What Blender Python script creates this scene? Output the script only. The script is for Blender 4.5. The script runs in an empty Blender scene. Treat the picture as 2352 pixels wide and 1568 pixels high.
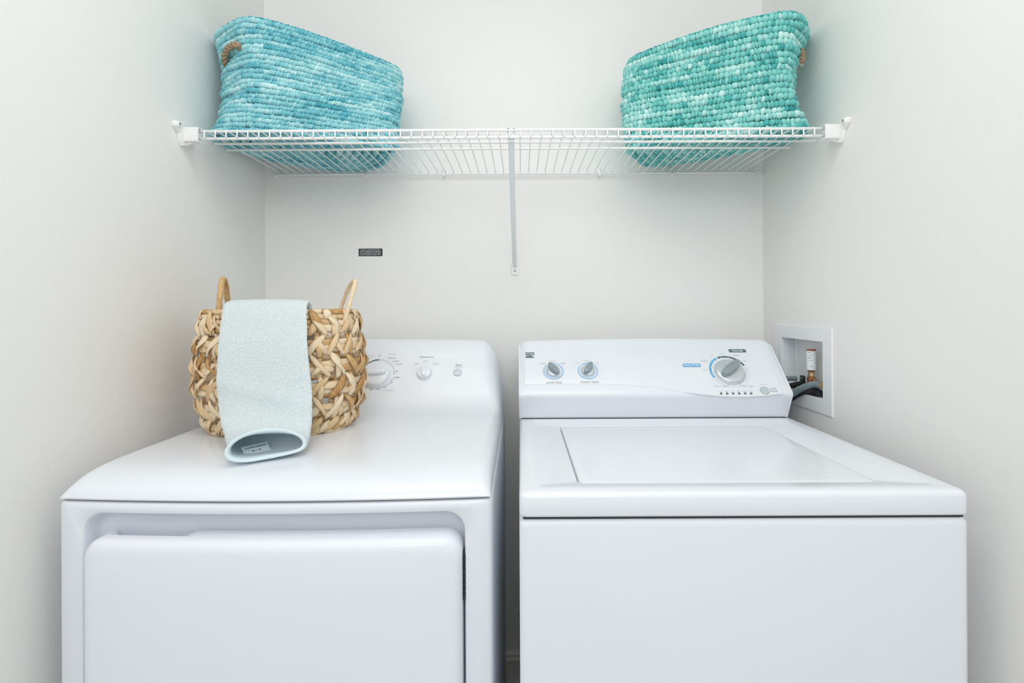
import bpy, math, random
import numpy as np
from mathutils import Vector, Matrix

C = bpy.context.scene.collection
random.seed(7)
PI = math.pi

# ------------------------------------------------------------------ camera, world, light, exposure
CZ = 1.145            # camera height
DW = 1.67             # distance from camera to the back wall (wall is y = 0)
F = 1243.0            # focal length in pixels of the 2352 px wide frame
ROLL = math.radians(-0.28)
cam_d = bpy.data.cameras.new('camera')
cam = bpy.data.objects.new('camera', cam_d); C.objects.link(cam)
cam.location = (0, -DW, CZ)
cam.rotation_euler = (Matrix.Rotation(PI/2, 4, 'X') @ Matrix.Rotation(ROLL, 4, 'Z')).to_euler()
cam_d.sensor_width = 36.0
cam_d.lens = F/2352*36
cam_d.shift_x = -19/2352
cam_d.shift_y = -79/2352
cam_d.clip_start = 0.02
bpy.context.scene.camera = cam

w = bpy.data.worlds.new('room_world'); bpy.context.scene.world = w
w.use_nodes = True
w.node_tree.nodes['Background'].inputs[0].default_value = (0.90, 0.95, 1.0, 1)
w.node_tree.nodes['Background'].inputs[1].default_value = 0.80

def area(name, loc, target, sx, sy, power, col):
    l = bpy.data.lights.new(name, 'AREA'); l.shape = 'RECTANGLE'; l.size = sx; l.size_y = sy
    l.energy = power; l.color = col
    o = bpy.data.objects.new(name, l); C.objects.link(o); o.location = loc
    o.rotation_euler = (Vector(target)-Vector(loc)).to_track_quat('-Z', 'Y').to_euler()
    return o
area('ceiling_lamp', (0.0, -1.25, 2.40), (0.0, -1.25, 0), 1.1, 0.8, 8.5, (1.0, 0.985, 0.96))
area('bounced_flash', (-0.05, -2.9, 2.1), (0.0, 0.0, 1.15), 1.3, 0.9, 12.5, (0.98, 0.99, 1.0))

vs = bpy.context.scene.view_settings
vs.view_transform = 'Standard'; vs.look = 'None'; vs.gamma = 1.0; vs.exposure = 0.0
vs.use_curve_mapping = False
bpy.context.scene.cycles.max_bounces = 14
bpy.context.scene.cycles.diffuse_bounces = 9

# ------------------------------------------------------------------ helpers
def V(x, d, z):
    """x right, d distance from the camera along the room, z above camera height"""
    return Vector((x, d-DW, z+CZ))
_cr, _sr = math.cos(ROLL), math.sin(ROLL)
def ray(u, v):
    a = (u-1195)/F; b = -(v-705)/F
    return _cr*a-_sr*b, _sr*a+_cr*b
def at_d(u, v, d):
    a, b = ray(u, v); return (a*d, d, b*d)
def at_x(u, v, x):
    a, b = ray(u, v); d = x/a; return (x, d, b*d)
def at_z(u, v, z):
    a, b = ray(u, v); d = z/b; return (a*d, d, z)

def add_attr(me, name, vals):
    at = me.attributes.new(name, 'FLOAT', 'POINT')
    at.data.foreach_set('value', np.asarray(vals, dtype=np.float32))

def mesh_obj(name, verts, faces, mat, parent=None, smooth=True, attr=None, label=None, uv=None):
    me = bpy.data.meshes.new(name)
    me.from_pydata([tuple(v) for v in verts], [], [tuple(f) for f in faces])
    me.validate()
    if smooth: me.shade_smooth()
    if attr:
        for k, vals in attr.items(): add_attr(me, k, vals)
    me.materials.append(mat)
    o = bpy.data.objects.new(name, me); C.objects.link(o)
    if parent: o.parent = parent
    if label: o['label'] = label
    return o

def sharpen(o, deg=35):
    me = o.data
    try: me.set_sharp_from_angle(angle=math.radians(deg))
    except Exception: pass
    return o

def thing(name, label, cat, group=None, loc=(0, 0, 0)):
    o = bpy.data.objects.new(name, None); C.objects.link(o); o.location = loc
    o.empty_display_size = 0.05
    o['label'] = label; o['category'] = cat
    if group: o['group'] = group
    return o

class MB:
    def __init__(s): s.v = []; s.f = []
    def add(s, vs_, fs):
        n = len(s.v); s.v += [tuple(v) for v in vs_]; s.f += [tuple(i+n for i in f) for f in fs]
    def box(s, a, b):
        x0, y0, z0 = a; x1, y1, z1 = b
        s.add([(x0,y0,z0),(x1,y0,z0),(x1,y1,z0),(x0,y1,z0),(x0,y0,z1),(x1,y0,z1),(x1,y1,z1),(x0,y1,z1)],
              [(0,3,2,1),(4,5,6,7),(0,1,5,4),(1,2,6,5),(2,3,7,6),(3,0,4,7)])
    def loft(s, rings, cap0=True, cap1=True, closed=True):
        n = len(rings[0]); vs_ = [p for r in rings for p in r]; fs = []
        for k in range(len(rings)-1):
            for i in range(n if closed else n-1):
                j = (i+1) % n
                fs.append((k*n+i, k*n+j, (k+1)*n+j, (k+1)*n+i))
        if cap0: fs.append(tuple(range(n))[::-1])
        if cap1: fs.append(tuple(range((len(rings)-1)*n, len(rings)*n)))
        s.add(vs_, fs)
    def tube(s, pts, r, n=8, caps=True):
        pts = [Vector(p) for p in pts]; rings = []
        rr = r if isinstance(r, (list, tuple)) else [r]*len(pts)
        t0 = (pts[1]-pts[0]).normalized()
        up = Vector((0, 0, 1)) if abs(t0.z) < 0.9 else Vector((1, 0, 0))
        a = t0.cross(up).normalized()
        for i, p in enumerate(pts):
            t = (pts[min(i+1, len(pts)-1)]-pts[max(i-1, 0)]).normalized()
            a = (a - t*a.dot(t)).normalized(); b = t.cross(a)
            rings.append([p+(a*math.cos(2*PI*k/n)+b*math.sin(2*PI*k/n))*rr[i] for k in range(n)])
        s.loft(rings, caps, caps)
    def lathe(s, prof, M, n=28, cap0=True, cap1=True):
        rings = [[M @ Vector((r*math.cos(2*PI*k/n), r*math.sin(2*PI*k/n), h)) for k in range(n)] for r, h in prof]
        s.loft(rings, cap0, cap1)
    def obj(s, name, mat, parent=None, smooth=True, label=None, sharp=35):
        o = mesh_obj(name, s.v, s.f, mat, parent, smooth, None, label)
        if smooth and sharp: sharpen(o, sharp)
        return o

def rrect(hw, hh, r, n=6, e=8, r_bot=None):
    """closed outline of a rounded rectangle, same topology whatever its sizes"""
    pts = []
    rb = r if r_bot is None else r_bot
    cs = [(hw-r, hh-r, 0, r), (-hw+r, hh-r, PI/2, r), (-hw+rb, -hh+rb, PI, rb), (hw-rb, -hh+rb, 3*PI/2, rb)]
    arcs = [[(cx+q*math.cos(a0+PI/2*k/n), cy+q*math.sin(a0+PI/2*k/n)) for k in range(n+1)] for cx, cy, a0, q in cs]
    for i in range(4):
        A = arcs[i]; B = arcs[(i+1) % 4]
        pts += A
        for k in range(1, e):
            t = k/e; pts.append((A[-1][0]*(1-t)+B[0][0]*t, A[-1][1]*(1-t)+B[0][1]*t))
    return pts

def catmull(P, N, closed=True):
    P = np.asarray(P, float); K = len(P); out = []
    M = N
    for i in range(M):
        t = i/M*K if closed else i/(M-1)*(K-1)
        k = int(math.floor(t)); u = t-k
        if not closed and k >= K-1: k = K-2; u = 1.0
        if closed: p = [P[(k+j) % K] for j in (-1, 0, 1, 2)]
        else: p = [P[min(max(k+j, 0), K-1)] for j in (-1, 0, 1, 2)]
        out.append(0.5*((2*p[1])+(-p[0]+p[2])*u+(2*p[0]-5*p[1]+4*p[2]-p[3])*u*u+(-p[0]+3*p[1]-3*p[2]+p[3])*u**3))
    return np.array(out)

# ------------------------------------------------------------------ materials
def mat(name, col, rough=0.5, metal=0.0, coat=0.0, noise=None, bump=None, spec=0.5, sheen=0.0):
    m = bpy.data.materials.new(name); m.use_nodes = True
    nt = m.node_tree; b = nt.nodes['Principled BSDF']
    b.inputs['Base Color'].default_value = (*col, 1)
    b.inputs['Roughness'].default_value = rough
    b.inputs['Metallic'].default_value = metal
    b.inputs['Coat Weight'].default_value = coat
    b.inputs['Coat Roughness'].default_value = 0.08
    b.inputs['Specular IOR Level'].default_value = spec
    b.inputs['Sheen Weight'].default_value = sheen
    tc = nt.nodes.new('ShaderNodeTexCoord')
    if noise:
        sc, amt = noise
        n = nt.nodes.new('ShaderNodeTexNoise'); n.inputs['Scale'].default_value = sc
        n.inputs['Detail'].default_value = 4
        nt.links.new(tc.outputs['Object'], n.inputs['Vector'])
        r = nt.nodes.new('ShaderNodeValToRGB')
        r.color_ramp.elements[0].position = 0.3; r.color_ramp.elements[1].position = 0.7
        r.color_ramp.elements[0].color = (*[c*(1-amt) for c in col], 1)
        r.color_ramp.elements[1].color = (*[min(1, c*(1+amt)) for c in col], 1)
        nt.links.new(n.outputs['Fac'], r.inputs['Fac']); nt.links.new(r.outputs['Color'], b.inputs['Base Color'])
    if bump:
        sc, st, dist = bump
        n = nt.nodes.new('ShaderNodeTexNoise'); n.inputs['Scale'].default_value = sc
        n.inputs['Detail'].default_value = 3
        nt.links.new(tc.outputs['Object'], n.inputs['Vector'])
        bp = nt.nodes.new('ShaderNodeBump'); bp.inputs['Strength'].default_value = st
        bp.inputs['Distance'].default_value = dist
        nt.links.new(n.outputs['Fac'], bp.inputs['Height']); nt.links.new(bp.outputs['Normal'], b.inputs['Normal'])
    return m

def attr_mat(name, stops, rough=0.9, noise_scale=300, nz=0.12, bump=0.3, use_random=False, stretch=None, sheen=0.0):
    """colour comes from each piece's own value plus a fine grain"""
    m = bpy.data.materials.new(name); m.use_nodes = True
    nt = m.node_tree; b = nt.nodes['Principled BSDF']
    b.inputs['Roughness'].default_value = rough
    b.inputs['Specular IOR Level'].default_value = 0.25
    b.inputs['Sheen Weight'].default_value = sheen
    if use_random:
        src = nt.nodes.new('ShaderNodeObjectInfo').outputs['Random']
    else:
        a = nt.nodes.new('ShaderNodeAttribute'); a.attribute_name = 'tone'; src = a.outputs['Fac']
    tc = nt.nodes.new('ShaderNodeTexCoord')
    mp = nt.nodes.new('ShaderNodeMapping')
    if stretch: mp.inputs['Scale'].default_value = stretch
    nt.links.new(tc.outputs['Object'], mp.inputs['Vector'])
    n = nt.nodes.new('ShaderNodeTexNoise'); n.inputs['Scale'].default_value = noise_scale
    n.inputs['Detail'].default_value = 3
    nt.links.new(mp.outputs['Vector'], n.inputs['Vector'])
    ma = nt.nodes.new('ShaderNodeMath'); ma.operation = 'MULTIPLY_ADD'
    ma.inputs[1].default_value = nz*2; nt.links.new(n.outputs['Fac'], ma.inputs[0])
    sb = nt.nodes.new('ShaderNodeMath'); sb.operation = 'SUBTRACT'; sb.inputs[1].default_value = nz
    nt.links.new(src, sb.inputs[0]); nt.links.new(sb.outputs[0], ma.inputs[2])
    r = nt.nodes.new('ShaderNodeValToRGB')
    e = r.color_ramp.elements
    e[0].position, e[0].color = stops[0][0], (*stops[0][1], 1)
    e[1].position, e[1].color = stops[-1][0], (*stops[-1][1], 1)
    for p, c in stops[1:-1]:
        k = e.new(p); k.color = (*c, 1)
    nt.links.new(ma.outputs[0], r.inputs['Fac']); nt.links.new(r.outputs['Color'], b.inputs['Base Color'])
    if bump:
        bp = nt.nodes.new('ShaderNodeBump'); bp.inputs['Strength'].default_value = bump
        bp.inputs['Distance'].default_value = 0.0008
        nt.links.new(n.outputs['Fac'], bp.inputs['Height']); nt.links.new(bp.outputs['Normal'], b.inputs['Normal'])
    return m

M_wall = mat('wall_paint', (0.862, 0.853, 0.836), 0.75, bump=(170, 0.22, 0.0015), spec=0.3)
M_ceil = mat('ceiling_paint', (0.82, 0.82, 0.80), 0.8)
M_floor = mat('floor_vinyl', (0.62, 0.60, 0.55), 0.5, noise=(12, 0.12))
M_base = mat('baseboard_paint', (0.80, 0.79, 0.74), 0.45)
M_enamel = mat('white_enamel', (0.785, 0.812, 0.858), 0.32, coat=0.25)
M_enamel_body = mat('white_enamel_body', (0.785, 0.812, 0.858), 0.42, coat=0.12)
M_plastic = mat('white_plastic', (0.785, 0.812, 0.858), 0.28, coat=0.3)
M_dark = mat('dark_gap', (0.03, 0.035, 0.04), 0.7)
M_shelf = mat('white_vinyl_coat', (0.86, 0.87, 0.87), 0.35, coat=0.2)
M_clip = mat('white_clip_plastic', (0.84, 0.85, 0.84), 0.4)
M_brace = mat('painted_steel', (0.78, 0.82, 0.84), 0.4)
M_screw = mat('screw_steel', (0.45, 0.47, 0.48), 0.35, metal=0.8)
M_grey_knob = mat('grey_knob_plastic', (0.27, 0.32, 0.35), 0.3, coat=0.3)
M_silver = mat('silver_knob', (0.62, 0.66, 0.69), 0.28, metal=0.35, coat=0.3)
M_btn = mat('grey_button', (0.52, 0.58, 0.60), 0.4)
M_btn2 = mat('pale_blue_button', (0.58, 0.62, 0.67), 0.3, coat=0.3)
M_inkgrey = mat('grey_ink', (0.30, 0.33, 0.36), 0.6)
M_inklight = mat('pale_grey_ink', (0.50, 0.53, 0.56), 0.6)
M_inkpale = mat('faint_grey_ink', (0.62, 0.65, 0.70), 0.6)
M_inkdark = mat('slate_ink', (0.11, 0.16, 0.18), 0.5)
M_inkblue = mat('blue_ink', (0.12, 0.42, 0.72), 0.5)
M_ringblue = mat('pale_blue_ink', (0.42, 0.60, 0.78), 0.5)
M_white_ink = mat('white_ink', (0.85, 0.88, 0.90), 0.5)
M_label = mat('black_label', (0.012, 0.02, 0.022), 0.5)
M_towel = mat('terry_cloth', (0.85, 0.925, 0.94), 0.95, noise=(260, 0.05), bump=(480, 1.0, 0.003), spec=0.1, sheen=0.3)
M_hem = mat('hem_cloth', (0.78, 0.90, 0.92), 0.9, bump=(1400, 0.3, 0.0004), spec=0.1, sheen=0.2)
M_tag = mat('tag_cloth', (0.78, 0.86, 0.86), 0.8)
M_tagink = mat('tag_ink', (0.03, 0.09, 0.10), 0.8)
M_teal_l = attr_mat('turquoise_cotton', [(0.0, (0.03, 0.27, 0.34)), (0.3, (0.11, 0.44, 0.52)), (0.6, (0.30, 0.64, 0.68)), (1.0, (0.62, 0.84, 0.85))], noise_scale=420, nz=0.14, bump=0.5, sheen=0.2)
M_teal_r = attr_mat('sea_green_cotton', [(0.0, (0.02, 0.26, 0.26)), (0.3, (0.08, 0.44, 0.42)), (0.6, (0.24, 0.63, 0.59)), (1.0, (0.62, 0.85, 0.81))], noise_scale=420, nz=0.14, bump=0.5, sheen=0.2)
M_jute = attr_mat('jute_rope', [(0.0, (0.15, 0.09, 0.05)), (0.5, (0.36, 0.25, 0.16)), (1.0, (0.55, 0.42, 0.30))], noise_scale=600, nz=0.3, bump=0.8)
M_strip = attr_mat('water_hyacinth', [(0.0, (0.42, 0.21, 0.07)), (0.16, (0.60, 0.38, 0.17)), (0.36, (0.73, 0.54, 0.32)), (1.0, (0.85, 0.70, 0.50))], rough=0.55, noise_scale=60, nz=0.22, bump=0.5, use_random=True, stretch=(5, 5, 0.7))
M_chrome = mat('chrome_ring', (0.75, 0.76, 0.77), 0.15, metal=1.0)
M_copper = mat('copper_pipe', (0.42, 0.18, 0.09), 0.35, metal=0.5)
M_brass = mat('brass_fitting', (0.62, 0.46, 0.24), 0.35, metal=0.7)
M_hose = mat('grey_hose_rubber', (0.20, 0.26, 0.28), 0.3, coat=0.5)
M_black = mat('black_rubber', (0.012, 0.013, 0.016), 0.45)
M_red = mat('red_plastic', (0.35, 0.08, 0.05), 0.4)
for m_ in (M_towel, M_hem):
    nt = m_.node_tree; pb = nt.nodes['Principled BSDF']; out_ = nt.nodes['Material Output']
    tr = nt.nodes.new('ShaderNodeBsdfTranslucent'); tr.inputs['Color'].default_value = (0.72, 0.90, 0.94, 1)
    mx = nt.nodes.new('ShaderNodeMixShader'); mx.inputs[0].default_value = 0.15
    nt.links.new(pb.outputs[0], mx.inputs[1]); nt.links.new(tr.outputs[0], mx.inputs[2]); nt.links.new(mx.outputs[0], out_.inputs['Surface'])
M_boxp = mat('outlet_box_plastic', (0.84, 0.86, 0.88), 0.4)

# ------------------------------------------------------------------ setting
XL, XR = -0.786, 0.750
YF = -2.15
def struct(o): o['kind'] = 'structure'; return o
zf, zc = 0.0, 2.44
mb = MB(); mb.box((XL-0.1, 0, zf), (XR+0.2, 0.1, zc)); struct(mb.obj('wall_back', M_wall, smooth=False))
mb = MB(); mb.box((XL-0.1, YF, zf), (XL, 0, zc)); struct(mb.obj('wall_left', M_wall, smooth=False))
HD0, HD1 = 1.337, 1.549                       # outlet box opening, distance from camera
HZ0, HZ1 = -0.232, -0.090
y0, y1, z0, z1 = HD0-DW-0.004, HD1-DW+0.004, HZ0+CZ-0.004, HZ1+CZ+0.004
mb = MB()
mb.box((XR, YF, zf), (XR+0.1, y0, zc)); mb.box((XR, y1, zf), (XR+0.1, 0, zc))
mb.box((XR, y0, zf), (XR+0.1, y1, z0)); mb.box((XR, y0, z1), (XR+0.1, y1, zc))
struct(mb.obj('wall_right', M_wall, smooth=False))
mb = MB(); mb.box((XL-0.1, YF-1.0, -0.05), (XR+0.1, 0.1, 0.0)); struct(mb.obj('floor', M_floor, smooth=False))
mb = MB(); mb.box((XL-0.1, YF, zc), (XR+0.1, 0.1, zc+0.05)); struct(mb.obj('ceiling', M_ceil, smooth=False))
prof = [(0, 0), (-0.012, 0), (-0.012, 0.055), (-0.015, 0.058), (-0.015, 0.066), (-0.010, 0.070), (-0.010, 0.079), (-0.006, 0.084), (0, 0.085)]
mb = MB(); mb.loft([[Vector((x, y, z)) for y, z in prof] for x in (XL, XR)])
struct(mb.obj('baseboard_back', M_base, smooth=False))
for nm, xx, sg in (('baseboard_left', XL, 1), ('baseboard_right', XR, -1)):
    mb = MB(); mb.loft([[Vector((xx-sg*y, yy, z)) for y, z in prof] for yy in (-0.016, YF)])
    struct(mb.obj(nm, M_base, smooth=False))

# ------------------------------------------------------------------ text helper
def text_geo(s, size, align='CENTER', extrude=0.0, bold=0.0, shear=0.0):
    cu = bpy.data.curves.new('t', 'FONT'); cu.body = s; cu.size = size; cu.align_x = align; cu.align_y = 'CENTER'
    cu.resolution_u = 2; cu.offset = bold; cu.shear = shear; cu.extrude = extrude
    o = bpy.data.objects.new('t', cu); C.objects.link(o)
    dg = bpy.context.evaluated_depsgraph_get()
    me = bpy.data.meshes.new_from_object(o.evaluated_get(dg))
    vs_ = [v.co.copy() for v in me.vertices]; fs = [tuple(p.vertices) for p in me.polygons]
    bpy.data.objects.remove(o); bpy.data.curves.remove(cu); bpy.data.meshes.remove(me)
    return vs_, fs
def put_text(mb, s, M, size, align='CENTER', sx=1.0, bold=0.0):
    vs_, fs = text_geo(s, size, align, bold=bold)
    mb.add([M @ Vector((v.x*sx, v.y, 0)) for v in vs_], fs)
def arc_band(mb, M, r0, r1, a0, a1, n=24, h=0.0):
    vs_ = []; fs = []
    for k in range(n+1):
        a = math.radians(a0+(a1-a0)*k/n)
        for r in (r0, r1): vs_.append(M @ Vector((r*math.cos(a), r*math.sin(a), h)))
    for k in range(n): fs.append((2*k, 2*k+1, 2*k+3, 2*k+2))
    mb.add(vs_, fs)
def flat_poly(mb, M, pts, h=0.0):
    mb.add([M @ Vector((p[0], p[1], h)) for p in pts], [tuple(range(len(pts)))])

class Face:
    """a flat sloping console face: hit() turns a place in the photo into a spot on that face"""
    def __init__(s, d0, z0, d1, z1):
        s.o = (d0, z0); L = math.hypot(d1-d0, z1-z0); s.u = ((d1-d0)/L, (z1-z0)/L); s.n = (-s.u[1], s.u[0]); s.L = L
    def hit(s, u, v):
        a, b = ray(u, v)
        # point (a t, t, b t): (t-d0)*n0 + (b t - z0)*n1 = 0
        t = (s.o[0]*s.n[0]+s.o[1]*s.n[1])/(s.n[0]+b*s.n[1])
        return a*t, (t-s.o[0])*s.u[0]+(b*t-s.o[1])*s.u[1]
    def M(s, x, q, h=0.0, rot=0.0):
        o = V(x, s.o[0]+s.u[0]*q+s.n[0]*h, s.o[1]+s.u[1]*q+s.n[1]*h)
        m = Matrix(((1, 0, 0, 0), (0, s.u[0], s.n[0], 0), (0, s.u[1], s.n[1], 0), (0, 0, 0, 1)))
        return Matrix.Translation(o) @ m @ Matrix.Rotation(math.radians(rot), 4, 'Z')
    def at(s, u, v, h=0.0, rot=0.0): return s.M(*s.hit(u, v), h, rot)

def put_w(mb, s, M, width, bold=0.0, shear=0.0, squash=1.0):
    """text centred on M and scaled to a given printed width"""
    vs_, fs = text_geo(s, 1.0, bold=bold, shear=shear)
    x0 = min(v.x for v in vs_); x1 = max(v.x for v in vs_)
    yy0 = min(v.y for v in vs_); yy1 = max(v.y for v in vs_)
    k = width/(x1-x0); cx = (x0+x1)/2; cy = (yy0+yy1)/2
    mb.add([M @ Vector(((v.x-cx)*k, (v.y-cy)*k*squash, 0)) for v in vs_], fs)

def word(t, face, s, u, v, width, m, h=0.0008, bold=0.0):
    mb = MB(); put_w(mb, s, face.M(*face.hit(u, v), h), width, bold)
    return kid(mb.obj('printed_word', m, smooth=False), t)
def arc(t, name, M, r0, r1, a0, a1, m, n=24, h=0.0):
    mb = MB(); arc_band(mb, M, r0, r1, a0, a1, n, h)
    return kid(mb.obj(name, m, smooth=False), t)

# ------------------------------------------------------------------ dryer
dryer = thing('dryer', 'white clothes dryer on the left with a rounded one-piece top and front door', 'dryer', loc=(-0.394, 1.2-DW, 0))
def kid(o, t):
    """parent a world-space mesh to its thing without moving it"""
    o.parent = t; o.matrix_parent_inverse = Matrix.Translation(t.location).inverted(); return o
DXC, DHW = -0.394, 0.347
def bow(x): return 0.016*max(0.0, 1-((x-DXC)/DHW)**2)
ZB = -CZ+0.012
def xz_ring(cx, cz, hw, hh, r, d, bowk=1.0, notch=None, n=6, e=24, r_bot=None):
    out = []
    for px, pz in rrect(hw, hh, r, n, e, r_bot):
        x = cx+px; z = cz+pz
        dd = d-bow(x)*bowk
        if notch and pz > hh-0.004:
            a, b, dep = notch
            t = min(1, max(0, (x-a)/0.006))*min(1, max(0, (b-x)/0.022)); z -= dep*t
        out.append(V(x, dd, z))
    return out
zt = -0.3050; zc_, hh = (zt+ZB)/2, (zt-ZB)/2
rt, rb_ = -0.3225, -0.90
rc, rh = (rt+rb_)/2, (rt-rb_)/2
mb = MB()
mb.loft([
    xz_ring(DXC, zc_, DHW, hh, 0.008, 1.585, 0),
    xz_ring(DXC, zc_, DHW, hh, 0.008, 0.95, 0.0),
    xz_ring(DXC, zc_, DHW, hh, 0.008, 0.876),
    xz_ring(DXC, zc_, DHW-0.002, hh-0.002, 0.007, 0.869),
    xz_ring(DXC, zc_, DHW-0.007, hh-0.004, 0.006, 0.866),
    xz_ring(DXC, rc, 0.3055, rh+0.0005, 0.033, 0.866),
    xz_ring(DXC, rc, 0.3045, rh-0.0015, 0.032, 0.868),
    xz_ring(DXC, rc, 0.3030, rh-0.0040, 0.031, 0.874),
    xz_ring(DXC, rc, 0.3015, rh-0.0060, 0.030, 0.888),
    xz_ring(DXC, rc, 0.2995, rh-0.0085, 0.029, 0.894),
    xz_ring(DXC, rc, 0.2950, rh-0.0130, 0.027, 0.899),
    xz_ring(DXC, rc, 0.2870, rh-0.0200, 0.024, 0.902),
    xz_ring(DXC, rc, 0.2700, rh-0.0360, 0.022, 0.903),
    xz_ring(DXC, rc, 0.1500, rh-0.1500, 0.015, 0.903),
])
kid(mb.obj('cabinet', M_enamel_body, sharp=65), dryer)
# door
dcx, dhw = -0.3890, 0.2950
dt, db = -0.3580, -0.90+0.012
dc, dh = (dt+db)/2, (dt-db)/2
nt_ = (-0.659, -0.530, 0.014)
mb = MB()
mb.loft([
    xz_ring(dcx, dc, dhw-0.02, dh-0.02, 0.02, 0.8885),
    xz_ring(dcx, dc, dhw, dh, 0.030, 0.888, 1, nt_),
    xz_ring(dcx, dc, dhw, dh, 0.030, 0.880, 1, nt_),
    xz_ring(dcx, dc, dhw, dh, 0.030, 0.8675, 1, nt_),
    xz_ring(dcx, dc, dhw, dh, 0.030, 0.8660),
    xz_ring(dcx, dc, dhw, dh, 0.030, 0.857),
    xz_ring(dcx, dc, dhw-0.0012, dh-0.0012, 0.030, 0.851),
    xz_ring(dcx, dc, dhw-0.0045, dh-0.0050, 0.029, 0.8455),
    xz_ring(dcx, dc, dhw-0.0100, dh-0.0110, 0.027, 0.8425),
    xz_ring(dcx, dc, dhw-0.0180, dh-0.0190, 0.024, 0.8415),
    xz_ring(dcx, dc, dhw-0.0800, dh-0.0800, 0.020, 0.8415),
    xz_ring(dcx, dc, dhw-0.1600, dh-0.1600, 0.015, 0.8415),
    xz_ring(dcx, dc, dhw-0.2500, dh-0.2300, 0.010, 0.8415),
])
kid(mb.obj('door', M_enamel_body, sharp=60), dryer)
# hinge in the right-hand gap
mb = MB()
mb.box(V(-0.0936, 0.866, -0.468), V(-0.0896, 0.900, -0.392))
for k in range(7):
    zz = -0.400-k*0.010; mb.lathe([(0.0016, -0.002), (0.0022, 0), (0.0016, 0.002)], Matrix.Translation(V(-0.0914, 0.8635, zz)), 10)
kid(mb.obj('hinge', M_dark, label='dark steel door hinge'), dryer)
# one-piece top with console
D0, D1 = 0.866, 1.60
fd = Face(1.405, -0.250, 1.510, -0.105)
P = [(0.8665, -0.3035), (0.8655, -0.301), (0.867, -0.297), (0.872, -0.290), (0.880, -0.2835), (0.892, -0.277), (0.908, -0.2715), (0.928, -0.268),
     (0.950, -0.2660), (0.98, -0.2652), (1.03, -0.265)]
P += [(1.03+0.31*k/8, -0.265) for k in range(1, 9)]
P += [(1.360, -0.2648), (1.375, -0.2635), (1.387, -0.261), (1.397, -0.2565), (1.405, -0.250)]
P += [(1.405+0.105*k/6, -0.250+0.145*k/6) for k in range(1, 7)]
P += [(1.514, -0.101), (1.520, -0.0975), (1.530, -0.0955), (1.550, -0.095), (1.575, -0.096), (1.590, -0.101), (1.597, -0.112), (1.598, -0.20), (1.598, -0.3035)]
Z0 = -0.3035
us = []
for k in range(0, 15): us.append(1-math.cos(PI/2*k/14))            # rounding towards one side
xs = [(-DHW+0.12*u) for u in us]+[(-DHW+0.12+(2*DHW-0.24)*k/16) for k in range(1, 16)]+[(DHW-0.12*u) for u in reversed(us)]
mb = MB(); rings = []
for d, z in P:
    t = min(1, max(0, (z+0.262)/0.14)); R = 0.026+0.042*t
    row = []
    for x in xs:
        e = DHW-abs(x)
        c = 1.0 if e >= R else (1-(1-e/R)**2.3)**(1/2.3)
        crown = 0.006*(1-(x/DHW)**2)*t if d > 1.50 else 0
        wgt = min(1, max(0, (1.25-d)/0.25))
        dd = d-bow(DXC+x)*wgt
        if t > 0 and d < 1.56:      # console ends sweep back
            dd += 0.012*t*(1-c)
        # front edge also rounds down at the corners
        row.append(V(DXC+x*0.9945, dd, Z0+(z-Z0)*(0.06+0.94*c)+crown-0.006*t*(0 if d <= 1.5 else 1)*0))
    rings.append(row)
n = len(xs); fs = []
vv = [p for r in rings for p in r]
for k in range(len(rings)-1):
    for i in range(n-1): fs.append((k*n+i, k*n+i+1, (k+1)*n+i+1, (k+1)*n+i))
mb.add(vv, fs)
# side skirts and underside closing the shell
for side in (0, n-1):
    low = [V(DXC+xs[side]*0.9945, rings[k][side].y+DW, Z0) for k in range(len(rings))]
    top_ = [rings[k][side] for k in range(len(rings))]
    m_ = len(low); mb.add(top_+low, [(k, k+1, m_+k+1, m_+k) if side else (k+1, k, m_+k, m_+k+1) for k in range(m_-1)])
kid(mb.obj('top', M_enamel, sharp=40), dryer)
mb = MB(); mb.loft([xz_ring(DXC, -0.30425, DHW-0.005, 0.0007, 0.0005, d, 1 if d < 1 else 0, n=2) for d in (0.8705, 1.58)])
kid(mb.obj('seam', M_dark, smooth=False), dryer)

def knob_mesh(M, r, h, skirt=1.06):
    mb = MB(); mb.lathe([(r*skirt, 0), (r*skirt, 0.002), (r*1.0, 0.004), (r*0.97, h*0.75), (r*0.90, h*0.93), (r*0.78, h), (r*0.3, h)], M, 40)
    return mb
def grip_mesh(M, L, w_, h, taper=0.7, point=0.35):
    """long raised finger bar, pointed towards local +X"""
    mb = MB(); rings = []
    for z, s in ((0, 1.06), (h*0.75, 1.0), (h*0.94, 0.93), (h, 0.8)):
        ring = []
        for k in range(24):
            a = 2*PI*k/24; cx = math.cos(a); sy = math.sin(a)
            x = L/2*math.copysign(abs(cx)**0.55, cx)*(s if z else 1.0); y = w_/2*math.copysign(abs(sy)**0.55, sy)*s
            if x > 0: y *= 1-point*(x/(L/2))**2
            else: y *= 1-(1-taper)*(x/(L/2))**2
            ring.append(M @ Vector((x, y, z)))
        rings.append(ring)
    mb.loft(rings); return mb
def knob(name, t, M, r, h, mk, L, w_, gh, rot, mg, label=None, point=0.1, gx=0.0):
    k = kid(knob_mesh(M, r, h).obj(name, mk, label=label), t)
    Mg = M @ Matrix.Translation((0, 0, h*0.9)) @ Matrix.Rotation(math.radians(rot), 4, 'Z') @ Matrix.Translation((gx, 0, 0))
    g = grip_mesh(Mg, L, w_, gh, point=point).obj('knob_grip', mg)
    g.parent = k
    return k
H = 0.0008
knob('timer_knob', dryer, fd.at(865, 861, 0.0), 0.0375, 0.017, M_plastic, 0.060, 0.019, 0.012, 4, M_plastic, 'large white round cycle knob')
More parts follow.
